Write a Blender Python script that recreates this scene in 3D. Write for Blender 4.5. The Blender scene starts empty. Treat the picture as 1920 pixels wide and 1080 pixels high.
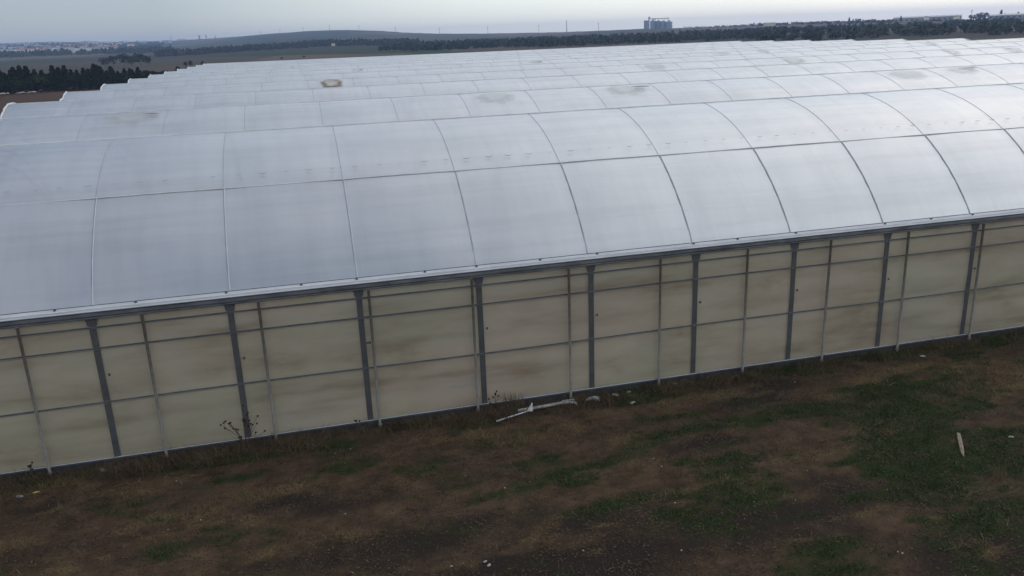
import bpy, math, random
import numpy as np
from mathutils import Vector, Matrix
random.seed(7)
RNG = np.random.default_rng(11)
S = bpy.context.scene
COL = S.collection
R = math.radians

# ------------------------------------------------------------------ camera
cd = bpy.data.cameras.new("camera"); cam = bpy.data.objects.new("camera", cd); COL.objects.link(cam)
cd.sensor_width = 36.0; cd.lens = 1539.43 / 1920 * 36.0
cd.clip_start = 0.1; cd.clip_end = 30000
_r = Vector((0.96682977, -0.25268933, -0.03725978)); _u = Vector((0.10827997, 0.27336131, 0.95579759)); _f = Vector((0.23133447, 0.92812806, -0.29165505))
m = Matrix((( _r.x, _u.x, -_f.x, 4.1682), (_r.y, _u.y, -_f.y, -16.2573), (_r.z, _u.z, -_f.z, 7.6549), (0, 0, 0, 1)))
cam.matrix_world = m
S.camera = cam
CX, CY, CZ = 4.1682, -16.2573, 7.6549

# ------------------------------------------------------------------ world / sun / exposure
SUN_AZ, SUN_EL = R(62), R(40)
w = bpy.data.worlds.new("World"); S.world = w; w.use_nodes = True
nt = w.node_tree; nt.nodes.clear()
out = nt.nodes.new("ShaderNodeOutputWorld")
sky = nt.nodes.new("ShaderNodeTexSky"); sky.sky_type = 'NISHITA'; sky.sun_disc = False
sky.sun_elevation = SUN_EL; sky.sun_rotation = SUN_AZ; sky.air_density = 1.0; sky.dust_density = 0.6
bg1 = nt.nodes.new("ShaderNodeBackground"); bg1.inputs[1].default_value = 0.05
nt.links.new(sky.outputs[0], bg1.inputs[0])
tc = nt.nodes.new("ShaderNodeTexCoord")
dotn = nt.nodes.new("ShaderNodeVectorMath"); dotn.operation = 'DOT_PRODUCT'
dotn.inputs[1].default_value = (math.sin(R(78)) * math.cos(R(6)), math.cos(R(78)) * math.cos(R(6)), math.sin(R(6)))
nt.links.new(tc.outputs['Generated'], dotn.inputs[0])
noi = nt.nodes.new("ShaderNodeTexNoise"); noi.inputs['Scale'].default_value = 1.6; noi.inputs['Detail'].default_value = 4
mpg = nt.nodes.new("ShaderNodeMapping"); mpg.inputs['Scale'].default_value = (1, 1, 5)
nt.links.new(tc.outputs['Generated'], mpg.inputs[0]); nt.links.new(mpg.outputs[0], noi.inputs[0])
mad = nt.nodes.new("ShaderNodeMath"); mad.operation = 'MULTIPLY_ADD'
nt.links.new(noi.outputs['Fac'], mad.inputs[0]); mad.inputs[1].default_value = 0.07
nt.links.new(dotn.outputs['Value'], mad.inputs[2])
mr = nt.nodes.new("ShaderNodeMapRange"); mr.inputs[1].default_value = -0.965; mr.inputs[2].default_value = 1.035
nt.links.new(mad.outputs[0], mr.inputs[0])
cr = nt.nodes.new("ShaderNodeValToRGB")
el = cr.color_ramp.elements
el[0].position = 0.0; el[0].color = (0.85, 0.83, 0.80, 1)
el[1].position = 1.0; el[1].color = (0.98, 0.965, 0.945, 1)
for p_, c_ in ((0.30, (0.40, 0.41, 0.45)), (0.45, (0.175, 0.205, 0.27)), (0.54, (0.195, 0.228, 0.285)), (0.70, (0.555, 0.585, 0.59)), (0.84, (0.76, 0.765, 0.76)), (0.92, (1.08, 1.05, 1.0))):
    e_ = el.new(p_); e_.color = c_ + (1,)
nt.links.new(mr.outputs[0], cr.inputs[0])
bg2 = nt.nodes.new("ShaderNodeBackground"); bg2.inputs[1].default_value = 0.86
nt.links.new(cr.outputs[0], bg2.inputs[0])
sxyz = nt.nodes.new("ShaderNodeSeparateXYZ"); nt.links.new(tc.outputs['Generated'], sxyz.inputs[0])
hz = nt.nodes.new("ShaderNodeMapRange"); hz.inputs[1].default_value = 0.0; hz.inputs[2].default_value = 0.16; hz.inputs[3].default_value = 1.0; hz.inputs[4].default_value = 0.98
hz.interpolation_type = 'SMOOTHSTEP'
nt.links.new(sxyz.outputs[2], hz.inputs[0]); nt.links.new(hz.outputs[0], bg2.inputs[1])
add = nt.nodes.new("ShaderNodeAddShader")
nt.links.new(bg1.outputs[0], add.inputs[0]); nt.links.new(bg2.outputs[0], add.inputs[1]); nt.links.new(add.outputs[0], out.inputs[0])
sl = bpy.data.lights.new("sun", 'SUN'); sl.energy = 0.5; sl.angle = R(125); sl.color = (1.0, 0.96, 0.9)
so = bpy.data.objects.new("sun", sl); COL.objects.link(so)
sd = Vector((math.sin(SUN_AZ) * math.cos(SUN_EL), math.cos(SUN_AZ) * math.cos(SUN_EL), math.sin(SUN_EL)))
so.rotation_euler = sd.to_track_quat('Z', 'Y').to_euler()
so.location = (0, 0, 60)
S.view_settings.view_transform = 'Standard'; S.view_settings.look = 'None'
S.view_settings.exposure = 0.14; S.view_settings.gamma = 1.0
S.cycles.transparent_max_bounces = 16; S.cycles.max_bounces = 8; S.cycles.volume_bounces = 1
S.cycles.transmission_bounces = 6; S.cycles.diffuse_bounces = 4

# ------------------------------------------------------------------ helpers
def tag(o, label=None, cat=None, group=None, kind=None):
    if label: o['label'] = label
    if cat: o['category'] = cat
    if group: o['group'] = group
    if kind: o['kind'] = kind
    return o

def empty(name, loc=(0, 0, 0), rz=0.0):
    o = bpy.data.objects.new(name, None); COL.objects.link(o)
    o.location = loc; o.rotation_euler = (0, 0, rz); o.empty_display_size = 0.3
    return o

def link(name, me, mat=None, parent=None, loc=(0, 0, 0), smooth=False):
    if mat is not None and len(me.materials) == 0: me.materials.append(mat)
    if smooth: me.shade_smooth()
    o = bpy.data.objects.new(name, me); COL.objects.link(o); o.location = loc
    if parent: o.parent = parent
    return o

def tri_mesh(name, V, F):
    """V (n,3) array, F (m,k) array of equal-sided faces"""
    V = np.asarray(V, dtype=np.float32); F = np.asarray(F, dtype=np.int32); k = F.shape[1]
    me = bpy.data.meshes.new(name)
    me.vertices.add(len(V)); me.vertices.foreach_set('co', V.ravel())
    me.loops.add(F.size); me.loops.foreach_set('vertex_index', F.ravel())
    me.polygons.add(len(F)); me.polygons.foreach_set('loop_start', np.arange(0, F.size, k, dtype=np.int32))
    me.polygons.foreach_set('loop_total', np.full(len(F), k, dtype=np.int32))
    me.update(calc_edges=True)
    return me

class MB:
    def __init__(s): s.v = []; s.f = []
    def add(s, V, F):
        b = len(s.v); s.v += [tuple(x) for x in V]; s.f += [tuple(i + b for i in f) for f in F]; return s
    def box(s, x0, x1, y0, y1, z0, z1):
        V = [(x, y, z) for z in (z0, z1) for (x, y) in ((x0, y0), (x1, y0), (x1, y1), (x0, y1))]
        return s.add(V, [(3, 2, 1, 0), (4, 5, 6, 7), (0, 1, 5, 4), (1, 2, 6, 5), (2, 3, 7, 6), (3, 0, 4, 7)])
    def tube(s, pts, r, n=6, cap=True):
        pts = [Vector(p) for p in pts]; rs = r if isinstance(r, (list, tuple)) else [r] * len(pts)
        V = []; N = len(pts)
        for i, p in enumerate(pts):
            t = (pts[min(i + 1, N - 1)] - pts[max(i - 1, 0)]).normalized()
            a = Vector((0, 0, 1)) if abs(t.z) < 0.9 else Vector((1, 0, 0))
            u_ = t.cross(a).normalized(); v_ = t.cross(u_)
            for k in range(n):
                an = 2 * math.pi * k / n
                V.append(p + rs[i] * (math.cos(an) * u_ + math.sin(an) * v_))
        F = [(i * n + k, i * n + (k + 1) % n, (i + 1) * n + (k + 1) % n, (i + 1) * n + k) for i in range(N - 1) for k in range(n)]
        if cap: F += [tuple(range(n)), tuple(reversed(range((N - 1) * n, N * n)))]
        return s.add(V, F)
    def prism(s, prof, x0, x1):
        """profile of (y,z) extruded along x"""
        n = len(prof)
        V = [(x0, y, z) for y, z in prof] + [(x1, y, z) for y, z in prof]
        F = [(k, (k + 1) % n, n + (k + 1) % n, n + k) for k in range(n)] + [tuple(reversed(range(n))), tuple(range(n, 2 * n))]
        return s.add(V, F)
    def lathe(s, prof, n=20, c=(0, 0, 0)):
        V = [(c[0] + r * math.cos(2 * math.pi * k / n), c[1] + r * math.sin(2 * math.pi * k / n), c[2] + z) for r, z in prof for k in range(n)]
        F = [(i * n + k, i * n + (k + 1) % n, (i + 1) * n + (k + 1) % n, (i + 1) * n + k) for i in range(len(prof) - 1) for k in range(n)]
        F += [tuple(reversed(range(n))), tuple(range((len(prof) - 1) * n, len(prof) * n))]
        return s.add(V, F)
    def mesh(s, name):
        me = bpy.data.meshes.new(name); me.from_pydata(s.v, [], s.f); me.update(); return me
    def build(s, name, mat, parent=None, loc=(0, 0, 0), smooth=False):
        return link(name, s.mesh(name), mat, parent, loc, smooth)

def hash2(ix, iy, seed):
    h = (ix.astype(np.int64) * 374761393 + iy.astype(np.int64) * 668265263 + seed * 974634777) & 0xffffffff
    h = ((h ^ (h >> 13)) * 1274126177) & 0xffffffff
    return ((h ^ (h >> 16)) & 0xffff) / 65535.0
def vnoise(x, y, seed=0):
    ix = np.floor(x); iy = np.floor(y); fx = x - ix; fy = y - iy
    fx = fx * fx * (3 - 2 * fx); fy = fy * fy * (3 - 2 * fy)
    a = hash2(ix, iy, seed); b = hash2(ix + 1, iy, seed); c = hash2(ix, iy + 1, seed); d = hash2(ix + 1, iy + 1, seed)
    return (a * (1 - fx) + b * fx) * (1 - fy) + (c * (1 - fx) + d * fx) * fy
def fbm(x, y, seed=0, o=4):
    x = np.asarray(x, float); y = np.asarray(y, float); t = 0; a = .5; n = 0
    for k in range(o): t = t + a * vnoise(x * 2 ** k + 17.3 * k, y * 2 ** k - 9.1 * k, seed + k); n += a; a *= .55
    return t / n
def sstep(a, b, x):
    t = np.clip((x - a) / (b - a), 0, 1); return t * t * (3 - 2 * t)

# ------------------------------------------------------------------ materials
def mat(name):
    m_ = bpy.data.materials.new(name); m_.use_nodes = True
    return m_, m_.node_tree, m_.node_tree.nodes['Principled BSDF'], m_.node_tree.nodes['Material Output']
def noise_node(n_, scale, detail=4, rough=.55, stretch=None, obj=True):
    t = n_.nodes.new("ShaderNodeTexCoord"); no = n_.nodes.new("ShaderNodeTexNoise")
    no.inputs['Scale'].default_value = scale; no.inputs['Detail'].default_value = detail; no.inputs['Roughness'].default_value = rough
    src = t.outputs['Object']
    if stretch:
        mp = n_.nodes.new("ShaderNodeMapping"); mp.inputs['Scale'].default_value = stretch
        n_.links.new(src, mp.inputs[0]); src = mp.outputs[0]
    n_.links.new(src, no.inputs['Vector']); return no
def ramp(n_, src, stops):
    c = n_.nodes.new("ShaderNodeValToRGB"); e = c.color_ramp.elements
    e[0].position, e[0].color = stops[0][0], tuple(stops[0][1]) + (1,)
    e[1].position, e[1].color = stops[-1][0], tuple(stops[-1][1]) + (1,)
    for p_, q_ in stops[1:-1]:
        z = e.new(p_); z.color = tuple(q_) + (1,)
    n_.links.new(src, c.inputs[0]); return c
def bump(n_, src, b, strength, dist):
    bn = n_.nodes.new("ShaderNodeBump"); bn.inputs['Strength'].default_value = strength; bn.inputs['Distance'].default_value = dist
    n_.links.new(src, bn.inputs['Height']); n_.links.new(bn.outputs[0], b.inputs['Normal']); return bn
def simple(name, c0, c1=None, scale=3.0, rough=.7, metal=0.0, detail=4, bmp=0, stretch=None, spec=.5):
    m_, n_, b, o = mat(name)
    no = noise_node(n_, scale, detail, stretch=stretch)
    c = ramp(n_, no.outputs['Fac'], [(0.3, c0), (0.7, c1 or c0)])
    n_.links.new(c.outputs[0], b.inputs['Base Color']); b.inputs['Roughness'].default_value = rough; b.inputs['Metallic'].default_value = metal
    b.inputs['Specular IOR Level'].default_value = spec
    if bmp: bump(n_, no.outputs['Fac'], b, 0.6, bmp)
    return m_

def film(name, ramps, transp, transl, rough, scale, stretch, bmp, second=None, spec=.5, gl=0, streaks=None, hue=None):
    """greenhouse plastic: mostly scattering, part see-through"""
    m_, n_, b, o = mat(name)
    no = noise_node(n_, scale, 5, .6, stretch)
    c = ramp(n_, no.outputs['Fac'], ramps)
    col = c.outputs[0]
    if second:
        n2 = noise_node(n_, second[0], 3, .5, second[1])
        r2 = ramp(n_, n2.outputs['Fac'], second[2])
        mx = n_.nodes.new("ShaderNodeMix"); mx.data_type = 'RGBA'; mx.blend_type = 'MULTIPLY'; mx.inputs[0].default_value = 1.0
        n_.links.new(col, mx.inputs[6]); n_.links.new(r2.outputs[0], mx.inputs[7]); col = mx.outputs[2]
    if hue:
        n4 = noise_node(n_, .30, 3, .5, (.7, 1, 1.2)); r4 = ramp(n_, n4.outputs['Fac'], [(0.38, hue[0]), (0.62, hue[1])])
        mx = n_.nodes.new("ShaderNodeMix"); mx.data_type = 'RGBA'; mx.blend_type = 'MULTIPLY'; mx.inputs[0].default_value = 1.0
        n_.links.new(col, mx.inputs[6]); n_.links.new(r4.outputs[0], mx.inputs[7]); col = mx.outputs[2]
    for sc_, st_, lo_ in (streaks or ()):
        n3 = noise_node(n_, sc_, 6, .62, st_); r3 = ramp(n_, n3.outputs['Fac'], [(0.34, (lo_, lo_, lo_ * 1.01)), (0.56, (1, 1, 1))])
        mx = n_.nodes.new("ShaderNodeMix"); mx.data_type = 'RGBA'; mx.blend_type = 'MULTIPLY'; mx.inputs[0].default_value = 1.0
        n_.links.new(col, mx.inputs[6]); n_.links.new(r3.outputs[0], mx.inputs[7]); col = mx.outputs[2]
    n_.links.new(col, b.inputs['Base Color']); b.inputs['Roughness'].default_value = rough
    b.inputs['IOR'].default_value = 1.75; b.inputs['Specular IOR Level'].default_value = spec
    bn = bump(n_, no.outputs['Fac'], b, 0.5, bmp)
    tl = n_.nodes.new("ShaderNodeBsdfTranslucent"); n_.links.new(col, tl.inputs[0])
    ms = n_.nodes.new("ShaderNodeMixShader"); ms.inputs[0].default_value = transl
    n_.links.new(b.outputs[0], ms.inputs[1]); n_.links.new(tl.outputs[0], ms.inputs[2])
    if gl:
        gs = n_.nodes.new("ShaderNodeBsdfGlossy"); gs.inputs['Roughness'].default_value = .33; gc = n_.nodes.new('ShaderNodeMix'); gc.data_type = 'RGBA'; gc.inputs[0].default_value = .55; n_.links.new(col, gc.inputs[6]); gc.inputs[7].default_value = (1, 1, 1, 1); n_.links.new(gc.outputs[2], gs.inputs['Color']); n_.links.new(bn.outputs[0], gs.inputs['Normal'])
        mg = n_.nodes.new("ShaderNodeMixShader"); mg.inputs[0].default_value = gl; n_.links.new(ms.outputs[0], mg.inputs[1]); n_.links.new(gs.outputs[0], mg.inputs[2]); ms = mg
    tr = n_.nodes.new("ShaderNodeBsdfTransparent")
    m2 = n_.nodes.new("ShaderNodeMixShader"); m2.inputs[0].default_value = transp
    n_.links.new(ms.outputs[0], m2.inputs[1]); n_.links.new(tr.outputs[0], m2.inputs[2]); n_.links.new(m2.outputs[0], o.inputs[0])
    return m_

M = {}
M['roof'] = film('roof_plastic', [(0.3, (.68, .72, .755)), (0.5, (.72, .755, .785)), (0.7, (.75, .78, .805))], .13, .5, .60, .45, (1, 2.0, 1), .03,
                 (1.1, (.25, 1, 1), [(0.3, (.84, .86, .875)), (0.5, (.95, .955, .96)), (0.62, (1, 1, 1))]), .5, gl=.60, streaks=[(1.0, (.10, 3.2, 3.2), .86), (1.0, (3.0, .35, .35), .90), (.16, (1, 1, 1), .90)])
M['side'] = film('side_plastic', [(0.28, (.54, .44, .31)), (0.42, (.73, .655, .51)), (0.55, (.80, .735, .59)), (0.68, (.75, .715, .61)), (.8, (.78, .66, .54))], .30, .45, .35, .45, (1, 1, 2.4), .012,
                 (.9, (.35, 1, 2.2), [(0.28, (.58, .52, .45)), (0.42, (.86, .84, .81)), (.52, (.97, .97, .96)), (.68, (1.06, 1.05, 1.03))]), .5, streaks=[(.13, (1, 1, 2), .86)], hue=((.96, 1.0, .93), (1.04, .955, .935)))
M['gable'] = film('end_plastic', [(0.3, (.62, .65, .68)), (0.7, (.74, .76, .78))], .10, .35, .4, .6, (1, 1, 1), .02)
M['alu'] = simple('aluminium', (.50, .52, .54), (.68, .70, .72), 4, .38, .55)
M['white'] = simple('white_plastic', (.62, .62, .61), (.80, .80, .79), 5, .45)
M['galv'] = simple('galvanised_steel', (.15, .142, .125), (.25, .237, .21), 7, .65, .1)
M['galvdark'] = simple('dull_steel', (.045, .05, .06), (.09, .095, .105), 6, .6, .3)
M['post'] = simple('post_steel', (.062, .063, .066), (.105, .105, .105), 5, .65, .1)
M['rail'] = simple('rail_steel', (.06, .068, .078), (.11, .12, .135), 5, .6, .1)
M['rib'] = simple('rib_steel', (.30, .32, .34), (.42, .44, .46), 6, .5, .4)
M['gutter'] = simple('gutter_steel', (.055, .062, .07), (.16, .165, .165), 2.2, .6, .25, stretch=(1, 4, 4), detail=7)
M['seam'] = simple('film_seam_shade', (.28, .31, .34), (.40, .43, .46), 3, .8, spec=.2)  # seam strap; its dark tone also paints the shadow beside the bright batten
M['strip'] = simple('dull_strip', (.44, .46, .49), (.60, .62, .64), 1.3, .6, .2, detail=8, stretch=(1, 6, 6))
M['roll'] = simple('rolled_film', (.50, .52, .54), (.70, .71, .72), 3, .6)
M['curb'] = simple('dark_concrete', (.028, .026, .026), (.065, .06, .056), 4, .9, detail=8, bmp=.01)
M['wood'] = simple('weathered_wood', (.14, .11, .075), (.34, .28, .20), 14, .8, stretch=(1, 1, .12), detail=7)
M['stone'] = simple('pale_stone', (.25, .22, .18), (.52, .49, .44), 25, .85)
M['stonegrey'] = simple('grey_stone', (.13, .13, .14), (.25, .25, .26), 18, .9)
M['yellow'] = simple('yellow_plastic', (.38, .26, .07), (.50, .35, .12), 20, .6)
M['foam'] = simple('dirty_white_plastic', (.22, .21, .19), (.50, .49, .45), 18, .6, detail=6)
M['stalk'] = simple('dry_stalk', (.055, .035, .022), (.13, .085, .05), 12, .9)
M['seed'] = simple('dark_seed_head', (.012, .009, .007), (.03, .022, .015), 20, .95)

def blade_mat(name, a, b_):
    m_, n_, b, o = mat(name)
    no = noise_node(n_, 1.7, 5, .7)
    at = n_.nodes.new("ShaderNodeNewGeometry")
    c = ramp(n_, at.outputs['Random Per Island'], [(0, a), (1, b_)])
    r2 = ramp(n_, no.outputs['Fac'], [(0.3, (.6, .6, .6)), (.7, (1.25, 1.25, 1.25))])
    mx = n_.nodes.new("ShaderNodeMix"); mx.data_type = 'RGBA'; mx.blend_type = 'MULTIPLY'; mx.inputs[0].default_value = 1
    n_.links.new(c.outputs[0], mx.inputs[6]); n_.links.new(r2.outputs[0], mx.inputs[7])
    n_.links.new(mx.outputs[2], b.inputs['Base Color']); b.inputs['Roughness'].default_value = .8; b.inputs['Specular IOR Level'].default_value = .2
    return m_
M['grass'] = blade_mat('green_blades', (.022, .042, .011), (.076, .104, .034))
M['straw'] = blade_mat('straw_blades', (.09, .062, .034), (.24, .18, .10))
M['litter'] = blade_mat('dead_weeds', (.06, .04, .026), (.17, .12, .07))
M['foliage'] = blade_mat('conifer_foliage', (.010, .018, .010), (.034, .050, .020))
M['foliage2'] = blade_mat('green_foliage', (.020, .034, .010), (.055, .080, .022))
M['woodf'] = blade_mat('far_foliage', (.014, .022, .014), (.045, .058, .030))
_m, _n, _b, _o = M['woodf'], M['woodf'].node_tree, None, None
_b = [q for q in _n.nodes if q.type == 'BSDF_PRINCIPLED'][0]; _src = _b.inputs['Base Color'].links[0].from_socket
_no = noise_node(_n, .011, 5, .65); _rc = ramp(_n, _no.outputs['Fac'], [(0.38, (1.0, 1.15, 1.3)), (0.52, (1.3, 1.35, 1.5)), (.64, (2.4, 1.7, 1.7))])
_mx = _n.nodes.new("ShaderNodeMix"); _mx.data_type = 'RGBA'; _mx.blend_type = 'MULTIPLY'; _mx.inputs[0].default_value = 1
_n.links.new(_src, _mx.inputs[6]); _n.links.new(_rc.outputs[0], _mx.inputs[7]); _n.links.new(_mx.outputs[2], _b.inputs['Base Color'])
M['trunk'] = simple('bark', (.04, .03, .022), (.08, .06, .045), 8, .9)

# near ground material: zones come from a per-vertex soil map
def soil_mat():
    m_, n_, b, o = mat('soil_and_turf')
    at = n_.nodes.new("ShaderNodeAttribute"); at.attribute_name = 'zones'
    sep = n_.nodes.new("ShaderNodeSeparateColor"); n_.links.new(at.outputs['Color'], sep.inputs[0])
    nf = noise_node(n_, 22, 8, .75); nm = noise_node(n_, 2.2, 7, .65); ns = noise_node(n_, 60, 4, .7)
    soil = ramp(n_, nm.outputs['Fac'], [(0.3, (.048, .032, .020)), (0.5, (.098, .064, .039)), (0.7, (.160, .107, .064))])
    def mix(f, a, c_, blend='MIX', fac=None):
        x = n_.nodes.new("ShaderNodeMix"); x.data_type = 'RGBA'; x.blend_type = blend
        if fac is not None: x.inputs[0].default_value = fac
        else: n_.links.new(f, x.inputs[0])
        for s_, i in ((a, 6), (c_, 7)):
            if isinstance(s_, tuple): x.inputs[i].default_value = s_ + (1,)
            else: n_.links.new(s_, x.inputs[i])
        return x.outputs[2]
    def mod(zone, amt):
        # zone value sharpened by the fine noise so that edges break up
        a = n_.nodes.new("ShaderNodeMath"); a.operation = 'MULTIPLY_ADD'; n_.links.new(nf.outputs['Fac'], a.inputs[0]); a.inputs[1].default_value = amt; a.inputs[2].default_value = -amt * .5
        s_ = n_.nodes.new("ShaderNodeMath"); s_.operation = 'ADD'; n_.links.new(a.outputs[0], s_.inputs[0]); n_.links.new(zone, s_.inputs[1])
        q = n_.nodes.new("ShaderNodeMapRange"); q.inputs[1].default_value = .25; q.inputs[2].default_value = .75; n_.links.new(s_.outputs[0], q.inputs[0]); return q.outputs[0]
    wet = mod(sep.outputs[2], 1.0)
    c = mix(wet, soil.outputs[0], (.040, .029, .023))
    strawc = ramp(n_, nf.outputs['Fac'], [(0.3, (.075, .050, .025)), (.7, (.25, .175, .085))])
    c = mix(mod(sep.outputs[1], 1.3), c, strawc.outputs[0])
    gr = ramp(n_, nf.outputs['Fac'], [(0.3, (.018, .028, .009)), (.5, (.035, .048, .015)), (.7, (.062, .076, .027))])
    c = mix(mod(sep.outputs[0], 1.3), c, gr.outputs[0])
    spk = ramp(n_, ns.outputs['Fac'], [(0.3, (.55, .55, .55)), (.6, (1.15, 1.12, 1.1)), (.78, (1.9, 1.8, 1.7))])
    c = mix(None, c, spk.outputs[0], 'MULTIPLY', .9)
    n_.links.new(c, b.inputs['Base Color']); b.inputs['Roughness'].default_value = .95; b.inputs['Specular IOR Level'].default_value = .15
    ad = n_.nodes.new("ShaderNodeMath"); ad.operation = 'ADD'; n_.links.new(nf.outputs['Fac'], ad.inputs[0]); n_.links.new(ns.outputs['Fac'], ad.inputs[1])
    bump(n_, ad.outputs[0], b, .9, .05)
    return m_
M['soil'] = soil_mat()

def field_mat():
    m_, n_, b, o = mat('farm_fields')
    t = n_.nodes.new("ShaderNodeTexCoord")
    mp = n_.nodes.new("ShaderNodeMapping"); mp.inputs['Scale'].default_value = (.0062, .0030, 0); mp.inputs['Rotation'].default_value = (0, 0, .45)
    n_.links.new(t.outputs['Object'], mp.inputs[0])
    vo = n_.nodes.new("ShaderNodeTexVoronoi"); vo.inputs['Scale'].default_value = 1.0; vo.inputs['Randomness'].default_value = .8; n_.links.new(mp.outputs[0], vo.inputs['Vector'])
    sc = n_.nodes.new("ShaderNodeSeparateColor"); n_.links.new(vo.outputs['Color'], sc.inputs[0])
    fc = ramp(n_, sc.outputs[0], [(0, (.05, .038, .030)), (.2, (.10, .070, .052)), (.38, (.040, .058, .026)), (.56, (.075, .062, .040)), (.72, (.13, .10, .068)), (.86, (.030, .045, .020)), (1, (.036, .048, .026))])
    fc.color_ramp.interpolation = 'CONSTANT'
    # close fields: brown plough land, then a stubble strip nearer the greenhouse
    sx = n_.nodes.new("ShaderNodeSeparateXYZ"); n_.links.new(t.outputs['Object'], sx.inputs[0])
    nn = noise_node(n_, .05, 6, .6, (1, 2.5, 1))
    ym = n_.nodes.new("ShaderNodeMath"); ym.operation = 'MULTIPLY_ADD'; n_.links.new(nn.outputs['Fac'], ym.inputs[0]); ym.inputs[1].default_value = 14; n_.links.new(sx.outputs[1], ym.inputs[2])
    nr = n_.nodes.new("ShaderNodeMapRange"); nr.inputs[1].default_value = 40; nr.inputs[2].default_value = 320; n_.links.new(ym.outputs[0], nr.inputs[0])
    nearc = ramp(n_, nr.outputs[0], [(0, (.12, .08, .045)), (.255, (.14, .092, .048)), (.285, (.088, .054, .038)), (.6, (.098, .060, .042)), (.8, (.11, .078, .048)), (1, (.07, .06, .04))])
    q = n_.nodes.new("ShaderNodeMapRange"); q.inputs[1].default_value = 240; q.inputs[2].default_value = 420; n_.links.new(sx.outputs[1], q.inputs[0])
    mx = n_.nodes.new("ShaderNodeMix"); mx.data_type = 'RGBA'; n_.links.new(q.outputs[0], mx.inputs[0]); n_.links.new(nearc.outputs[0], mx.inputs[6]); n_.links.new(fc.outputs[0], mx.inputs[7])
    n3 = noise_node(n_, .03, 8, .7); r3 = ramp(n_, n3.outputs['Fac'], [(0.3, (.55, .55, .56)), (.7, (.95, .93, .90))])
    m3 = n_.nodes.new("ShaderNodeMix"); m3.data_type = 'RGBA'; m3.blend_type = 'MULTIPLY'; m3.inputs[0].default_value = 1; n_.links.new(mx.outputs[2], m3.inputs[6]); n_.links.new(r3.outputs[0], m3.inputs[7])
    n_.links.new(m3.outputs[2], b.inputs['Base Color']); b.inputs['Roughness'].default_value = 1; b.inputs['Specular IOR Level'].default_value = .1
    return m_
M['field'] = field_mat()

# ------------------------------------------------------------------ terrain (one sheet to the horizon)
SKY = [(-180, .004), (-60, .006), (-18.76, .0157), (-16.21, .0136), (-13.49, .0135), (-10.66, .0112), (-7.67, .0104), (-5.17, .0111), (-2.59, .0129), (-.6, .0145), (1.08, .0155), (2.77, .0159), (4.83, .0144), (6.2, .0127), (7.6, .01), (9.7, .0075), (12.5, .0057), (14.66, .0049), (18.2, .0038), (21.7, .0038), (23.1, .004), (26.55, .0029), (29.9, .0029), (33.1, .0026), (36.2, .0014), (39.2, .0012), (42.1, -.0002), (45.3, -.0003), (47.8, -.0009), (90, .002), (180, .004)]
RPK = [(-180, 3500), (-20, 4200), (-8, 4000), (-2, 2700), (6, 2500), (10, 2200), (20, 1900), (30, 1550), (38, 1250), (48, 1200), (180, 3000)]
def terrain_z(x, y):
    dx = np.asarray(x, float) - CX; dy = np.asarray(y, float) - CY
    r = np.hypot(dx, dy); a = np.degrees(np.arctan2(dx, dy))
    el_ = np.interp(a, *zip(*SKY)); r1 = np.interp(a, *zip(*RPK)); r0 = 300.
    zp = 7.65 + el_ * r1
    t = np.clip((r - r0) / (r1 - r0), 0, None)
    up = np.minimum(t, 1) ** 1.6
    z = -.34 + (zp + .34) * up + .9 * (fbm(dx / 160, dy / 160, 5) - .5) * sstep(350, 900, r)
    z = np.where(t > 1, zp - (t - 1) * r1 * .012, z)
    z = np.maximum(z, -.34)
    return z
def tz(x, y): return float(terrain_z(np.array([x]), np.array([y]))[0])
def at(azd, r):
    return CX + r * math.sin(R(azd)), CY + r * math.cos(R(azd))

azs = np.concatenate([np.arange(-180, -24, 6.), np.arange(-24, 54, .35), np.arange(54, 180, 6.)])
rs_ = np.concatenate([[0.5, 40, 120, 200], np.geomspace(290, 4550, 110)])
A, RR = np.meshgrid(np.radians(azs), rs_, indexing='ij')
X = CX + RR * np.sin(A); Y = CY + RR * np.cos(A); Z = terrain_z(X, Y)
nA, nR = A.shape; idx = np.arange(nA * nR).reshape(nA, nR)
i0 = idx; i1 = np.roll(idx, -1, axis=0)
F = np.stack([i0[:, :-1], i0[:, 1:], i1[:, 1:], i1[:, :-1]], -1).reshape(-1, 4)
terrain = link('terrain', tri_mesh('terrain', np.stack([X, Y, Z], -1).reshape(-1, 3), F), M['field'], smooth=True)
tag(terrain, 'low farmland hills with brown and green fields rising beyond the greenhouse', 'terrain', kind='structure')

# ------------------------------------------------------------------ near ground
def ell(x, y, L):
    o = np.zeros_like(x)
    for cx_, cy_, rx, ry, s_ in L:
        o = np.maximum(o, s_ * np.clip(1.35 - np.sqrt(((x - cx_) / rx) ** 2 + ((y - cy_) / ry) ** 2), 0, 1))
    return o
GREEN = [(16.4, -2.6, 2.6, 1.1, 1.35), (15.7, -4.6, 2.2, 1.7, 1.4), (14.6, -6.2, 1.9, 1.1, 1.0), (14.4, -2.2, 1.3, .55, 1.1), (11.4, -2.3, 1.4, .45, .8), (11.8, -3.6, 1.2, .5, .7),
         (8.3, -3.7, 2.0, .6, .7), (7.0, -2.7, 1.2, .4, .65), (5.7, -2.0, .9, .4, .6), (1.9, -.7, .9, .35, .65), (1.8, -1.5, .6, .4, .75), (1.3, -3.6, 1.4, .4, .6), (.6, -1.7, .9, .3, .45), (2.6, -3.0, .9, .3, .5),
         (11.4, -.4, 1.6, .33, .95), (15.6, .0, 3.0, .35, .8), (19.5, -.2, 3.5, .5, .8), (8.0, -.05, .8, .3, .8), (9.0, -5.6, 2.4, .6, .45), (12.5, -7.0, 2.2, .7, .6), (4.4, -.6, 1.0, .3, .6), (20.5, -4.0, 2, 1.5, .7), (10.6, -4.8, 1.5, .5, .5)]
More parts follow.
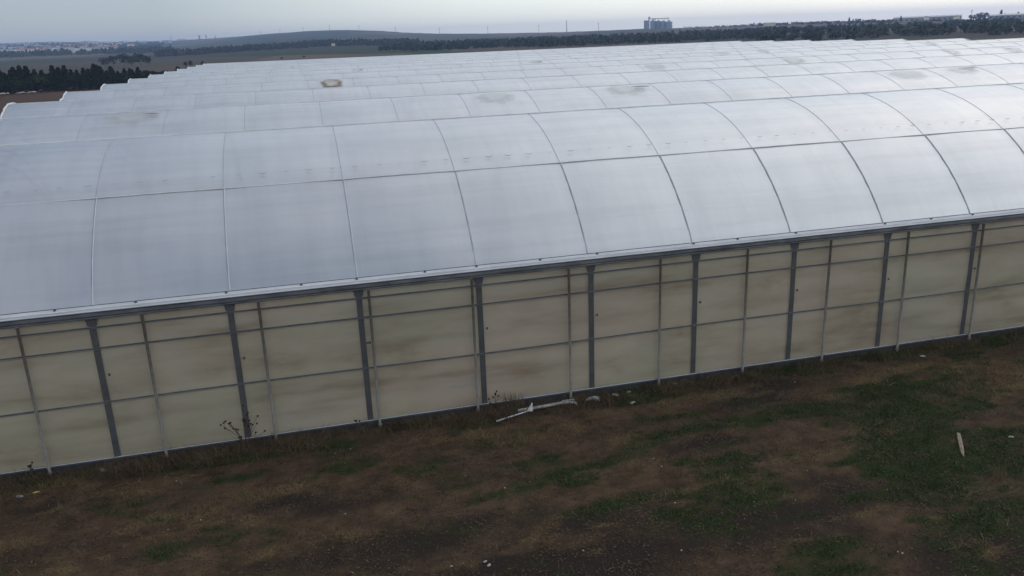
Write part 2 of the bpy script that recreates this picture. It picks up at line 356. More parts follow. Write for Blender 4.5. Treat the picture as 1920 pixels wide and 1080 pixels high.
STRAW = [(18.6, -1.4, 1.7, .55, 1.3), (18.4, -2.6, 1.2, .8, 1.2), (19.6, -2.3, 1.6, .9, 1.3), (17.4, -1.1, 1.0, .35, .7), (.3, -1.3, 1.0, .45, .6), (.9, -2.3, 1.2, .35, .65), (3.2, -2.2, .9, .3, .6), (9.4, -1.2, 2.0, .5, .5), (12.6, -1.0, 1.6, .35, .6),
         (5.9, -4.0, 1.3, .25, .5), (9.7, -4.3, 2.0, .3, .45), (4.4, -3.9, 1.1, .25, .4), (-1.5, -.4, 1.8, .5, .8), (3.6, -.35, 1.3, .3, .7), (13.6, -4.2, 1.1, .5, .45), (6.5, -1.0, 1.6, .4, .4), (14.7, -3.5, 1.2, .35, .5), (.2, -2.6, 1.3, .3, .5)]
WET = [(4.7, -4.6, 2.4, .9, .9), (8.3, -4.6, 1.5, .6, .7), (11.5, -5.6, 2.2, .9, .8), (12.6, -4.9, 1.8, .7, .7), (-1.2, -1.6, 1.2, .6, .7), (3.6, -2.9, 1.2, .5, .7), (11.0, -3.0, 1.0, .4, .7), (13.2, -1.6, 1.1, .4, .8), (14.2, -1.0, .8, .3, .8), (7.0, -6.0, 3, .8, .9), (14.5, -8, 3, 1.2, .7)]
def zones(x, y):
    wx = x + 1.5 * (fbm(x * .9, y * .9, 31) - .5) + .5 * (fbm(x * 4, y * 4, 32) - .5); wy = y + .9 * (fbm(x * .8, y * 1.6, 33) - .5) + .3 * (fbm(x * 4, y * 5, 34) - .5)
    n1 = fbm(x * .7, y * 1.8, 41, 5); n2 = fbm(x * .8, y * 2.0, 51, 5); n3 = fbm(x * .6, y * 1.4, 61, 4)
    g = np.clip(ell(wx, wy, GREEN) * .78 + (n1 - .5) * 2.3 + (fbm(x * 3, y * 5, 44) - .5) * .8, 0, 1)
    s = np.clip(ell(wx, wy, STRAW) * .7 + (n2 - .5) * 2.2 + (fbm(x * 3, y * 5, 54) - .5) * .8, 0, 1)
    d = np.clip(ell(wx, wy, WET) * .9 + (n3 - .45) * 1.2, 0, 1)
    return g, s, d
def ground_z(x, y):
    z = -.205 + .05 * (fbm(x * .5, y * .5, 71) - .5) + .045 * (fbm(x * 3, y * 3, 72, 4) - .5) + .02 * (fbm(x * 11, y * 11, 73, 3) - .5)
    berm = np.exp(-((y + .35 - .25 * (fbm(x * .8, x * 0, 74) - .5)) / .35) ** 2)
    return z + berm * (.0 + .09 * (fbm(x * 1.1, y * 1.5, 75, 4) - .45))
gx = np.arange(-16, 46, .07); gy = np.arange(-14, 1.0, .07)
GX, GY = np.meshgrid(gx, gy, indexing='ij'); GZ = ground_z(GX, GY)
GZ = np.where(GY > .12, np.minimum(GZ, -.21), GZ)
edge = np.minimum.reduce([GX + 16, 46 - GX, GY + 14]); GZ = GZ - .12 * sstep(.6, 0, edge)
n0, n1_ = GX.shape; idx = np.arange(n0 * n1_).reshape(n0, n1_)
F = np.stack([idx[:-1, :-1], idx[1:, :-1], idx[1:, 1:], idx[:-1, 1:]], -1).reshape(-1, 4)
gme = tri_mesh('ground', np.stack([GX, GY, GZ], -1).reshape(-1, 3), F)
g, s, d = zones(GX, GY)
ca = gme.color_attributes.new('zones', 'FLOAT_COLOR', 'POINT')
ca.data.foreach_set('color', np.stack([g, s, d, np.ones_like(g)], -1).reshape(-1).astype(np.float32))
ground = link('ground', gme, M['soil'], smooth=True)
tag(ground, 'dark trampled soil with patches of turf in front of the greenhouse', 'ground', kind='structure')
def gz(x, y): return float(ground_z(np.array([float(x)]), np.array([float(y)]))[0])

# ------------------------------------------------------------------ ground cover (uncountable)
def blades(name, N, prob, hmin, hmax, wd, lean, m_, label, cat, ylim=(-9.5, .0), xlim=(-4, 26), flat=0.0):
    P = np.zeros((0, 2))
    while len(P) < N:
        q = RNG.random((N * 2, 2)); q[:, 0] = xlim[0] + q[:, 0] * (xlim[1] - xlim[0]); q[:, 1] = ylim[0] + q[:, 1] * (ylim[1] - ylim[0])
        P = np.concatenate([P, q[RNG.random(len(q)) < prob(q[:, 0], q[:, 1])]])
    P = P[:N]; z = ground_z(P[:, 0], P[:, 1]) - .005
    h = RNG.uniform(hmin, hmax, N) * RNG.choice([.6, 1, 1.3], N); an = RNG.random(N) * 2 * np.pi; la = RNG.random(N) * 2 * np.pi; ln = RNG.uniform(.2, 1, N) * lean
    ww = wd * RNG.uniform(.6, 1.4, N)
    base = np.stack([P[:, 0], P[:, 1], z], -1)
    sd_ = np.stack([np.cos(an), np.sin(an), np.zeros(N)], -1) * ww[:, None]
    dr = np.stack([np.cos(la) * np.sin(ln), np.sin(la) * np.sin(ln), np.cos(ln)], -1)
    mid = base + dr * (h * .55)[:, None] + np.array([0, 0, .0])
    tip = base + dr * h[:, None] + np.stack([np.cos(la), np.sin(la), -np.ones(N) * .6], -1) * (h * .22)[:, None]
    tip[:, 2] = np.maximum(tip[:, 2], z + .006)
    V = np.stack([base - sd_, base + sd_, mid + sd_ * .7, mid - sd_ * .7, tip + sd_ * .15, tip - sd_ * .15], 1).reshape(-1, 3)
    b6 = np.arange(N)[:, None] * 6
    F_ = np.concatenate([b6 + np.array([0, 1, 2, 3]), b6 + np.array([3, 2, 4, 5])])
    o = link(name, tri_mesh(name, V, F_), m_)
    return tag(o, label, cat, kind='stuff')
blades('green_grass', 75000, lambda x, y: (lambda z: np.clip(z[0] * 1.5 - .45, .003, 1) * np.clip(fbm(x * 5, y * 5, 91) * 3 - .9, .05, 1))(zones(x, y)), .03, .09, .005, .9, M['grass'],
       'short dark green grass growing in patches on the bare soil', 'grass')
blades('dry_grass', 42000, lambda x, y: (lambda z: np.clip(z[1] * 1.6 - .4, .012, 1) * np.clip(fbm(x * 4, y * 4, 92) * 3 - 1.0, .05, 1))(zones(x, y)), .03, .13, .0035, 1.35, M['straw'],
       'straw coloured dry grass scattered over the bare soil', 'grass')
blades('weed_litter', 28000, lambda x, y: np.exp(-((y + .3) / .32) ** 2) * np.clip(fbm(x * 1.6, y * 2, 93) * 3.2 - 1.1, 0.02, 1) * np.where(x < 8, 1, .5), .08, .34, .0035, 1.4, M['litter'],
       'tangled dead brown weeds lying along the foot of the plastic wall', 'dead weeds', ylim=(-1.1, -.02))
blades('kerb_grass', 9000, lambda x, y: np.exp(-((y + .25) / .25) ** 2) * np.clip(fbm(x * 1.2, y * 2, 94) * 3 - 1.2, 0, 1) * np.where(x > 7, 1, .4), .05, .16, .005, .8, M['grass'],
       'taller green grass growing along the foot of the plastic wall', 'grass', ylim=(-.9, -.02))

def flecks(name, N, m_, lmin, lmax, wd, label, cat, pw=1.0, thick=.004):
    q = RNG.random((N * 3, 2)); x = -4 + q[:, 0] * 28; y = -9.3 + q[:, 1] * 9.25
    k = RNG.random(len(x)) < np.clip(fbm(x * 1.1, y * 2.2, 301 + N % 7) * 3.2 - 1.15, .06, 1) ** pw
    x, y = x[k][:N], y[k][:N]; n = len(x); z = ground_z(x, y) + .004
    L = RNG.uniform(lmin, lmax, n) * RNG.choice([.5, .8, 1, 1.5], n); a = RNG.random(n) * 6.283; w_ = wd * RNG.uniform(.5, 1.5, n)
    d = np.stack([np.cos(a), np.sin(a), RNG.uniform(-.15, .3, n)], -1) * L[:, None] * .5; s_ = np.stack([-np.sin(a), np.cos(a), RNG.uniform(-.3, .3, n)], -1) * w_[:, None] * .5
    c = np.stack([x, y, z + thick], -1); up = np.array([0, 0, 1.]) * thick
    V = np.stack([c - d, c - s_, c + d, c + s_, c + up * RNG.uniform(.5, 1.5, n)[:, None]], 1).reshape(-1, 3)
    b5 = np.arange(n)[:, None, None] * 5
    F_ = (b5 + np.array([[0, 1, 4], [1, 2, 4], [2, 3, 4], [3, 0, 4]])[None]).reshape(-1, 3)
    return tag(link(name, tri_mesh(name, V, F_), m_), label, cat, kind='stuff')
flecks('soil_clods', 60000, blade_mat('clods', (.022, .015, .010), (.120, .084, .055)), .012, .045, .026, 'small crumbs and clods of dark earth covering the bare ground', 'soil clods', .8, .012)
flecks('straw_bits', 9000, blade_mat('chaff', (.08, .06, .035), (.34, .27, .17)), .012, .06, .004, 'tiny pale bits of straw and chaff lying flat on the soil', 'straw bits', 1.5, .003)
flecks('leaf_bits', 24000, blade_mat('green_bits', (.022, .040, .012), (.08, .11, .035)), .010, .04, .010, 'tiny green leaves of low weeds sprinkled over the soil', 'low weeds', 1.3, .008)

def pebble_mesh(seed, n=1):
    r_ = random.Random(seed); b = MB()
    prof = [(0.02, -.5), (.7, -.35), (1, 0), (.75, .4), (.03, .55)]
    b.lathe(prof, 7)
    b.v = [(x * (1 + r_.uniform(-.18, .18)), y * (1 + r_.uniform(-.2, .2)), z * (1 + r_.uniform(-.15, .15))) for x, y, z in b.v]
    return b
pb = MB(); base_p = [pebble_mesh(s_) for s_ in range(4)]
for k in range(700):
    x = random.uniform(-3, 22); y = -random.uniform(.1, 8.6)
    if random.random() > float(np.clip(fbm(np.array([x * .8]), np.array([y * 1.4]), 222)[0] * 4 - 1.5, .08, 1)): continue
    s_ = random.choice([.004, .005, .005, .006, .007, .009, .014]) * random.uniform(.7, 1.1); a = random.random() * 6.28; ca_, sa_ = math.cos(a), math.sin(a)
    q = base_p[k % 4]; e_ = random.uniform(1, 1.7); z0 = gz(x, y)
    pb.add([(x + s_ * (vx * e_ * ca_ - vy * sa_), y + s_ * (vx * e_ * sa_ + vy * ca_), z0 + s_ * .6 * vz + s_ * .2) for vx, vy, vz in q.v], q.f)
tag(pb.build('pebbles', M['stone']), 'tiny pale pebbles and crumbs strewn over the dark soil', 'pebbles', kind='stuff')

# ------------------------------------------------------------------ greenhouse
GH = empty('greenhouse', (0, 0, -.15))
tag(GH, 'huge multi-span greenhouse of milky plastic film on arched steel ribs, filling most of the view', 'greenhouse')
OFF = Vector((0, 0, .15))
def part(b, name, m_, parent=None, smooth=False, label=None):
    """b in world coordinates; keeps them under the greenhouse empty"""
    o = b.build(name, m_, parent or GH, smooth=smooth)
    if parent is None: o.location = OFF
    if label: o['label'] = label
    return o
B = 2.5; W = 9.473; NS = 12; X0, X1 = -7.5, 75.0
cyc, czc, Rc = 5.469, -.617, 6.409
def arcz(t):
    t = min(t, W - t) if t > W / 2 else t
    return czc + math.sqrt(Rc * Rc - (t - cyc) ** 2)
def arcn(t):
    """outward normal (y,z) on the near half"""
    mir = t > W / 2; q = W - t if mir else t
    ny, nz = (q - cyc) / Rc, (arcz(q) - czc) / Rc
    return (-ny if mir else ny), nz
tsam = np.concatenate([np.array([.2, .35, .55, .8, 1.1, 1.45, 1.8, 2.06, 2.4, 2.8, 3.2, 3.6, 4.0, 4.4]), [W / 2]])
tsam = np.concatenate([tsam, W - tsam[:-1][::-1]])
tz_ = np.array([arcz(t) for t in tsam]); tn = np.array([arcn(t) for t in tsam])
def roof_film(k):
    nb = 8; ns_ = 33 * nb + 1
    xs = X0 + np.arange(ns_) * (B / nb); ph = (np.arange(ns_) % nb) / nb
    bulge = .032 * np.sin(np.pi * ph) ** .7
    Xg, Tg = np.meshgrid(xs, tsam, indexing='ij')
    shape_t = np.sin(np.pi * np.clip(np.minimum(Tg, W - Tg) / (W / 2), 0, 1)) ** .35
    lock = np.clip(np.abs(np.minimum(Tg, W - Tg) - 2.06) / .5, 0, 1)
    bay = np.floor((Xg - X0) / B + 1e-6)
    amp = .55 + .9 * hash2(bay, bay * 0 + k, 5)
    bb = bulge[:, None] * shape_t * (.25 + .75 * lock) * amp + .015 * (fbm(Xg * .8 + k * 9, Tg * .7, 14) - .5) * (bulge[:, None] / .032)
    Yg = Tg + tn[None, :, 0] * bb; Zg = tz_[None, :] + tn[None, :, 1] * bb
    V_ = np.stack([Xg, Yg + k * W, Zg], -1).reshape(-1, 3)
    a_, b_ = Xg.shape; ix = np.arange(a_ * b_).reshape(a_, b_)
    F_ = np.stack([ix[:-1, :-1], ix[1:, :-1], ix[1:, 1:], ix[:-1, 1:]], -1).reshape(-1, 4)
    o = link('roof_film', tri_mesh('roof_film', V_, F_), M['roof'], GH, OFF, smooth=True)
    return o
def arc_pts(x, k, t0, t1, off, n=18):
    P_ = []
    for i in range(n + 1):
        t = t0 + (t1 - t0) * i / n; ny, nz = arcn(t)
        P_.append((x, k * W + t + ny * off, arcz(t) + nz * off))
    return P_
roofs = []
for k in range(NS):
    rf = roof_film(k); roofs.append(rf)
    y = k * W
    b = MB(); b.prism([(y + W / 2 - .045, 5.735), (y + W / 2 - .035, 5.760), (y + W / 2 + .035, 5.760), (y + W / 2 + .045, 5.735)], X0, X1); part(b, 'ridge_strip', M['roll'], rf)
    for sgn in (0, 1):
        if k > 5 and sgn: continue
        tt = 2.06 if not sgn else W - 2.06; ny, nz = arcn(tt)
        b = MB(); b.tube([(x, y + tt + ny * .012, arcz(tt) + nz * .012 + .006 * math.sin(x * 1.3)) for x in np.arange(X0, X1 + .1, 1.25)], .0125, 6)
        part(b, 'film_lock', M['white'] if k == 0 and not sgn else M['roll'], rf)
    for gx_ in (X0, X1):
        b = MB(); P_ = arc_pts(gx_, k, .2, W - .2, .02, 30)
        P_ = [(p[0] + random.uniform(-.05, .05), p[1], p[2] + random.uniform(-.02, .03)) for p in P_]
        b.tube(P_, .038, 6); part(b, 'edge_roll', M['roll'], rf)
# arch ribs under the film: the hundred that show largest are single parts
ribs = [(0, i) for i in range(-2, 17)] + [(1, i) for i in range(-3, 18)] + [(2, i) for i in range(-3, 18)] + [(3, i) for i in range(-3, 18)] + [(4, i) for i in range(-3, 15)]
ribs = ribs[:100]
rib_me = MB().tube([(0, p[1], p[2]) for p in arc_pts(0, 0, .18, W - .18, -.045, 24)], .038, 6).mesh('arch_rib'); rib_me.materials.append(M['rib'])
seam_me = MB().tube([(0, p[1], p[2]) for p in arc_pts(0, 0, .2, W - .2, .001, 24)], .007, 5).mesh('film_seam_shade'); seam_me.materials.append(M['seam'])
chord_me = MB().tube([(0, p[1], p[2]) for p in arc_pts(0, 0, .5, W - .5, -.42, 16)], .05, 6).mesh('truss_chord'); chord_me.materials.append(M['rib'])
seam1_me = MB().tube([(0, p[1], p[2]) for p in arc_pts(0, 0, .2, 2.05, .007, 14)], .009, 5).mesh('film_batten'); seam1_me.materials.append(M['roll'])
for k, i in ribs:
    o = link('arch_rib', rib_me, None, GH, (i * B, k * W, .15))
    s_ = link('film_seam_shade', seam_me, None, o)
    if k < 4: link('truss_chord', chord_me, None, o, (.0, 0, 0))
    if k == 0: link('film_batten', seam1_me, None, o, (.024, 0, .004))
rest = MB(); restseam = MB(); rs_set = set(ribs)
for k in range(NS):
    for i in range(-3, 31):
        if (k, i) in rs_set: continue
        rest.tube(arc_pts(i * B, k, .18, W - .18, -.045, 12), .038, 4, False)
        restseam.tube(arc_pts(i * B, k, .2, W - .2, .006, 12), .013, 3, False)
o = part(rest, 'arch_rib', M['rib'], None); o['kind'] = 'stuff'
o2 = restseam.build('film_seam_shade', M['seam'], o); o2['kind'] = 'stuff'
# inner collar ties and purlins seen as shadows through the film
for k in range(0, 5):
    b = MB()
    for tt in (1.0, 3.2, W - 3.2, W - 1.0):
        ny, nz = arcn(tt); b.tube([(X0, k * W + tt - ny * .11, arcz(tt) - nz * .11), (X1, k * W + tt - ny * .11, arcz(tt) - nz * .11)], .016, 5)
    part(b, 'purlin', M['rib'])
# film clips: short creases above the lock strip of the first span
clip = MB()
clip.tube([(-.10, 0, .012), (-.05, -.03, .010), (0, -.04, .010), (.05, -.03, .010), (.10, 0, .012)], [.002, .006, .008, .006, .002], 5)
clip_me = clip.mesh('film_clip'); clip_me.materials.append(M['seam'])
ny, nz = arcn(2.36)
for j in range(60):
    x = -3.7 + j * .502 + random.uniform(-.03, .03)
    if x > 24.5: break
    o = link('film_clip', clip_me, None, roofs[0], (x, 2.36 + ny * .0, arcz(2.36) + nz * .065)); o.rotation_euler = (R(30), 0, random.uniform(-.1, .1)); s_ = random.uniform(.4, .95); o.scale = (s_, s_, s_)

# water pockets: shallow brown-rimmed puddles that collect near the ridges
def puddle_mat(name, rim, core, strength, trans_core=0.0):
    m_, n_, b, o = mat(name)
    t = n_.nodes.new("ShaderNodeTexCoord"); ln = n_.nodes.new("ShaderNodeVectorMath"); ln.operation = 'LENGTH'
    no = noise_node(n_, 1.8, 4, .6)
    ad = n_.nodes.new("ShaderNodeVectorMath"); ad.operation = 'ADD'
    sc = n_.nodes.new("ShaderNodeVectorMath"); sc.operation = 'SCALE'; sc.inputs[3].default_value = .9; n_.links.new(no.outputs['Color'], sc.inputs[0])
    sb = n_.nodes.new("ShaderNodeVectorMath"); sb.operation = 'SUBTRACT'; sb.inputs[1].default_value = (.45, .45, .45); n_.links.new(sc.outputs[0], sb.inputs[0])
    n_.links.new(t.outputs['Object'], ad.inputs[0]); n_.links.new(sb.outputs[0], ad.inputs[1])
    mz = n_.nodes.new("ShaderNodeVectorMath"); mz.operation = 'MULTIPLY'; mz.inputs[1].default_value = (1, 1, 0); n_.links.new(ad.outputs[0], mz.inputs[0]); n_.links.new(mz.outputs[0], ln.inputs[0])
    c = ramp(n_, ln.outputs['Value'], [(0, core), (.35, core), (.55, rim), (1, rim)])
    al = ramp(n_, ln.outputs['Value'], [(0, (strength * trans_core,) * 3), (.25, (strength * trans_core,) * 3), (.5, (strength,) * 3), (.66, (strength * .55,) * 3), (.9, (0, 0, 0))]); al.color_ramp.interpolation = 'EASE'
    n_.links.new(c.outputs[0], b.inputs['Base Color']); n_.links.new(al.outputs[0], b.inputs['Alpha']); b.inputs['Roughness'].default_value = .85; b.inputs['Specular IOR Level'].default_value = .15
    return m_
PM = {'rust': puddle_mat('rusty_puddle', (.24, .15, .09), (.60, .58, .50), .8, .35), 'faint': puddle_mat('faint_puddle', (.42, .38, .31), (.50, .48, .44), .22, .5), 'grey': puddle_mat('grey_puddle', (.34, .35, .33), (.42, .43, .41), .18, .9)}
def puddle(x, k, t, rx, rt, kind, label=None):
    nx, nt_ = 16, 10; V_ = []; 
    for i in range(nx + 1):
        for j in range(nt_ + 1):
            u_, v_ = -1 + 2 * i / nx, -1 + 2 * j / nt_
            V_.append((u_, v_, 0))
    F_ = [(i * (nt_ + 1) + j, (i + 1) * (nt_ + 1) + j, (i + 1) * (nt_ + 1) + j + 1, i * (nt_ + 1) + j + 1) for i in range(nx) for j in range(nt_)]
    # local mesh in unit coordinates, wrapped on the arch by its z in a scaled object
    P_ = []
    for u_, v_, _ in V_:
        tt = min(t + v_ * rt, W / 2 - .08); ny_, nz_ = arcn(tt)
        ph = ((x + u_ * rx - X0) / B) % 1.0
        P_.append((u_, (tt - t) / rt, arcz(tt) - arcz(t) + .008 + .05 * math.sin(math.pi * ph) ** .7))
    me = bpy.data.meshes.new('water_pocket'); me.from_pydata(P_, [], F_); me.update(); me.materials.append(PM[kind]); me.shade_smooth()
    o = bpy.data.objects.new('water_pocket', me); COL.objects.link(o); o.parent = roofs[k]
    o.location = (x, k * W + t, arcz(t)); o.scale = (rx, rt, 1)
    if label: o['label'] = label
for a_ in [(-1.05, 1, 3.95, 1.15, .75, 'faint'), (6.29, 3, 3.74, .8, 1.0, 'rust', 'rusty ring of dried puddle with a pale centre'), (16.25, 1, 3.9, 1.05, .7, 'faint'), (28.6, 1, 3.85, 1.1, .75, 'grey'), (31.4, 1, 3.95, 1.0, .6, 'faint'),
           (25.9, 3, 3.82, .95, .8, 'grey'), (35.5, 3, 3.71, 1.0, .8, 'faint'), (47.6, 3, 3.85, .8, .7, 'faint'), (52.5, 3, 3.66, 1.0, .8, 'faint'), (40.9, 5, 4.0, 1.0, .6, 'grey'), (44.8, 5, 4.0, .9, .6, 'faint'), (23.8, 5, 3.97, .8, .6, 'grey'),
           (11.2, 1, 3.84, 1.0, .7, 'faint'), (62.2, 5, 3.88, 1, .7, 'grey'), (9.2, 5, 4.0, .6, .5, 'faint')]:
    puddle(*a_)
# dark sagging fold beside a few pockets
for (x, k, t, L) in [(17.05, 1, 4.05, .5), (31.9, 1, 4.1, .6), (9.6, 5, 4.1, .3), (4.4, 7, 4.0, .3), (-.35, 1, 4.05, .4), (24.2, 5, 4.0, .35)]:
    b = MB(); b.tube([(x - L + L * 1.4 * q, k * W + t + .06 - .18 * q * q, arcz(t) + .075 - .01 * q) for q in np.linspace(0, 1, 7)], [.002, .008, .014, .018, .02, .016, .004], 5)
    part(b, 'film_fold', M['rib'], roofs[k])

# front eave: gutter, bright film roll, columns, poles, rails, side film
b = MB(); b.prism([(.16, 2.87), (-.055, 2.87), (-.06, 2.885), (-.045, 2.90), (-.055, 2.93), (-.045, 2.975), (-.02, 2.985), (.16, 2.985)], X0, X1); part(b, 'eaves_gutter', M['gutter'])
b = MB(); b.prism([(.225, 3.068), (.20, 3.083), (.12, 3.055), (.05, 3.035), (-.015, 3.028), (-.035, 3.014), (-.03, 3.0), (-.01, 2.998), (.0, 3.008), (.2, 3.04)], X0, X1); part(b, 'film_roll', M['strip'])
b = MB(); b.tube([(x, .015 + .004 * math.sin(x * 3), 3.058 + .003 * math.sin(x * 2.1)) for x in np.arange(X0, X1, 1.0)], .012, 5); part(b, 'edge_wire', M['white'])
b = MB(); b.tube([(X0, .175, 3.078), (X1, .175, 3.078)], .0075, 4); part(b, 'edge_groove', M['rail'])
eclip = MB().box(-.022, .022, -.02, .015, 0, .018).mesh('edge_clip'); eclip.materials.append(M['galvdark'])
for x in [-3.1, -.62, .8, 2.46, 3.9, 5.0, 6.4, 7.5, 8.9, 10.2, 12.5, 13.6, 15.1, 17.5, 18.8, 20.0, 22.5]: link('edge_clip', eclip, None, GH, (x, .13, 3.065 + .15))
col_me = MB().box(-.058, .058, -.05, .05, -.1, 2.87).mesh('column'); col_me.materials.append(M['post'])
brk = MB(); brk.add([(-.105, -.052, 2.87), (.105, -.052, 2.87), (.08, -.052, 2.73), (-.08, -.052, 2.73), (-.105, .052, 2.87), (.105, .052, 2.87), (.08, .052, 2.73), (-.08, .052, 2.73)],
                    [(0, 3, 2, 1), (4, 5, 6, 7), (0, 1, 5, 4), (1, 2, 6, 5), (2, 3, 7, 6), (3, 0, 4, 7)])
brk_me = brk.mesh('bracket'); brk_me.materials.append(M['post'])
hk = MB().box(.058, .12, -.04, -.02, 1.70, 1.73).tube([(.12, -.03, 1.715), (.15, -.03, 1.715)], .03, 6); hk_me = hk.mesh('hook'); hk_me.materials.append(M['galvdark'])
br_me = MB().tube([(0, 0, 1.9), (0, .95, 3.65)], .02, 5).mesh('brace'); br_me.materials.append(M['galvdark'])
for row in range(0, 2):
    for i in range(-3, 31):
        o = link('column', col_me, None, GH, (i * B, row * W + (.028 if row == 0 else 0), .15))
        if row == 0:
            link('bracket', brk_me, None, o); link('hook', hk_me, None, o); link('brace', br_me, None, o)
pole_me = MB().tube([(0, 0, -.2), (0, 0, 2.875)], .030, 8, True).mesh('pole'); pole_me.materials.append(M['galv']); pole_me.shade_smooth()
shoe_me = MB().box(-.038, .038, -.036, .036, -.16, -.13).mesh('foot_plate'); shoe_me.materials.append(M['galv'])
for j in range(-3, 36):
    x = -1.239 + 2.1424 * j
    if x > X1: break
    o = link('pole', pole_me, None, GH, (x, -.075, .15)); link('foot_plate', shoe_me, None, o)
    if random.random() < .8: o.rotation_euler = (random.uniform(-.003, .003), random.uniform(-.004, .004), 0)
for z, sag in ((2.70, .006), (2.28, .008), (1.165, .014)):
    b = MB(); xs = np.arange(X0, X1 + .01, B / 6)
    def line(dy, dz, r, ph):
        return [(x, -.024 + dy, z + dz + sag * math.sin(x / 1.7 + ph)) for x in xs]
    b.tube(line(0, 0, 0, 0), .0145, 4); rl = part(b, 'wall_rail', M['rail'])
    b = MB(); b.tube([(x, -.030, z - .021 + sag * math.sin(x / 1.7) - .012 * max(0, math.sin(x / B * 1.7 + z)) ** 2) for x in xs], .006, 4); part(b, 'locking_wire', M['galv'], rl)
b = MB(); b.prism([(.02, -.075), (-.03, -.075), (-.035, -.06), (-.02, -.045), (-.03, -.03), (.02, -.025)], X0, X1); base_rail = part(b, 'base_rail', M['rail'])
b = MB(); b.tube([(X0, -.034, -.028), (X1, -.034, -.028)], .009, 4); part(b, 'base_bead', M['strip'], base_rail)
b = MB(); b.prism([(.14, -.45), (-.02, -.45), (-.02, -.076), (.14, -.076)], X0 - .05, X1 + .05); part(b, 'kerb', M['curb'])
# side film, gently billowed between rails
xs = np.arange(X0, X1 + .01, .25); zs = np.array([-.05, .15, .4, .7, .95, 1.165, 1.4, 1.7, 2.0, 2.28, 2.45, 2.58, 2.70, 2.79, 2.875])
XX, ZZ = np.meshgrid(xs, zs, indexing='ij')
bl = np.zeros_like(ZZ)
for za, zb in ((-.05, 1.165), (1.165, 2.28), (2.28, 2.70), (2.70, 2.875)):
    t_ = (ZZ - za) / (zb - za); bl += np.where((t_ > 0) & (t_ < 1), np.sin(np.pi * np.clip(t_, 0, 1)) * .010 * (zb - za), 0)
YY = -.004 - bl * (.2 + 1.2 * fbm(XX * .5, ZZ * .7, 15))
a_, b_ = XX.shape; ix = np.arange(a_ * b_).reshape(a_, b_)
F_ = np.stack([ix[:-1, :-1], ix[1:, :-1], ix[1:, 1:], ix[:-1, 1:]], -1).reshape(-1, 4)
link('side_film', tri_mesh('side_film', np.stack([XX, YY, ZZ], -1).reshape(-1, 3), F_), M['side'], GH, OFF, smooth=True)
# far side film and end walls
b = MB(); b.add([(X0, NS * W, -.1), (X1, NS * W, -.1), (X1, NS * W, 3.0), (X0, NS * W, 3.0)], [(0, 1, 2, 3)]); part(b, 'side_film', M['gable'])
for gx_ in (X0, X1):
    b = MB()
    for k in range(NS):
        P_ = [(gx_, p[1], p[2]) for p in arc_pts(gx_, k, .2, W - .2, 0, 20)]
        V_ = [(gx_, k * W, -.1)] + [(gx_, k * W, 2.9)] + P_ + [(gx_, (k + 1) * W, 2.9), (gx_, (k + 1) * W, -.1)]
        b.add(V_, [tuple(range(len(V_)))])
    part(b, 'end_wall', M['gable'])
b = MB()
for k in range(1, NS): b.prism([(k * W - .2, 3.04), (k * W - .2, 2.9), (k * W + .2, 2.9), (k * W + .2, 3.04), (k * W + .18, 3.04), (k * W + .18, 2.92), (k * W - .18, 2.92), (k * W - .18, 3.04)], X0, X1)
part(b, 'valley_gutter', M['alu'])
# greenhouse floor soil
b = MB(); b.add([(X0 + .1, .15, -.14), (X1 - .1, .15, -.14), (X1 - .1, NS * W - .1, -.14), (X0 + .1, NS * W - .1, -.14)], [(0, 1, 2, 3)])
part(b, 'floor', simple('dry_inner_soil', (.26, .22, .15), (.48, .43, .31), .35, .95, detail=6, stretch=(1, .35, 1)))

# ------------------------------------------------------------------ dead thistle and small plants by the wall
def plant(name, x, y, stems, label, cat, group=None, r0=.008):
    z = gz(x, y); e = empty(name, (x, y, z)); tag(e, label, cat, group)
    st = MB(); hd = []
    for (dx, dy, h, br) in stems:
        top = Vector((dx, dy, h)); mid = Vector((dx * .35, dy * .35, h * .5))
        P_ = [(0, 0, -.03), tuple(mid * .5 + Vector((random.uniform(-.01, .01), 0, 0))), tuple(mid), tuple(mid.lerp(top, .5) + Vector((random.uniform(-.015, .015), 0, 0))), tuple(top)]
        st.tube(P_, [r0, r0 * .8, r0 * .7, r0 * .55, r0 * .4], 5); hd.append(top)
        for q in range(br):
            f_ = random.uniform(.45, .85); s0 = mid.lerp(top, (f_ - .5) * 2) if f_ > .5 else mid
            e_ = s0 + Vector((random.uniform(-.09, .09), random.uniform(-.05, .05), random.uniform(.06, .16)))
            st.tube([tuple(s0), tuple(s0.lerp(e_, .6) + Vector((0, 0, -.01))), tuple(e_)], [r0 * .5, r0 * .45, r0 * .35], 4); hd.append(e_)
    st.build('stem', M['stalk'], e)
    for h_ in hd:
        b = MB(); b.lathe([(.003, -.02), (.016, -.012), (.022, .004), (.017, .014), (.004, .016)], 7, tuple(h_))
        b.build('seed_head', M['seed'], e)
    return e
plant('dead_thistle', 2.45, -.18, [(-.42, -.05, .62, 2), (-.33, .0, .66, 1), (-.26, -.03, .62, 2), (-.2, 0, .48, 1), (-.1, -.06, .30, 1), (.05, .0, .95, 3), (.09, .02, .72, 2), (.0, .05, .6, 1), (.30, 0, .68, 2), (.26, .04, .50, 1), (.40, -.02, .34, 1)],
      'tall dry thistle with dark seed heads standing against the plastic wall', 'dead plant')
plant('dead_weed', 7.72, -.12, [(0, 0, .42, 2), (.07, 0, .35, 1), (-.12, 0, .2, 1)], 'small dry weed with dark heads at the wall foot left of the yellow straw tuft', 'dead plant')
plant('dead_weed', 4.72, -.12, [(-.02, 0, .24, 2), (.2, 0, .1, 0)], 'small dry weed with dark heads at the wall foot right of the tall thistle', 'dead plant')
plant('dead_weed', -1.55, -.1, [(0, 0, .26, 2), (.03, 0, .2, 1)], 'small dark weed at the wall foot in the lower left corner', 'dead plant')
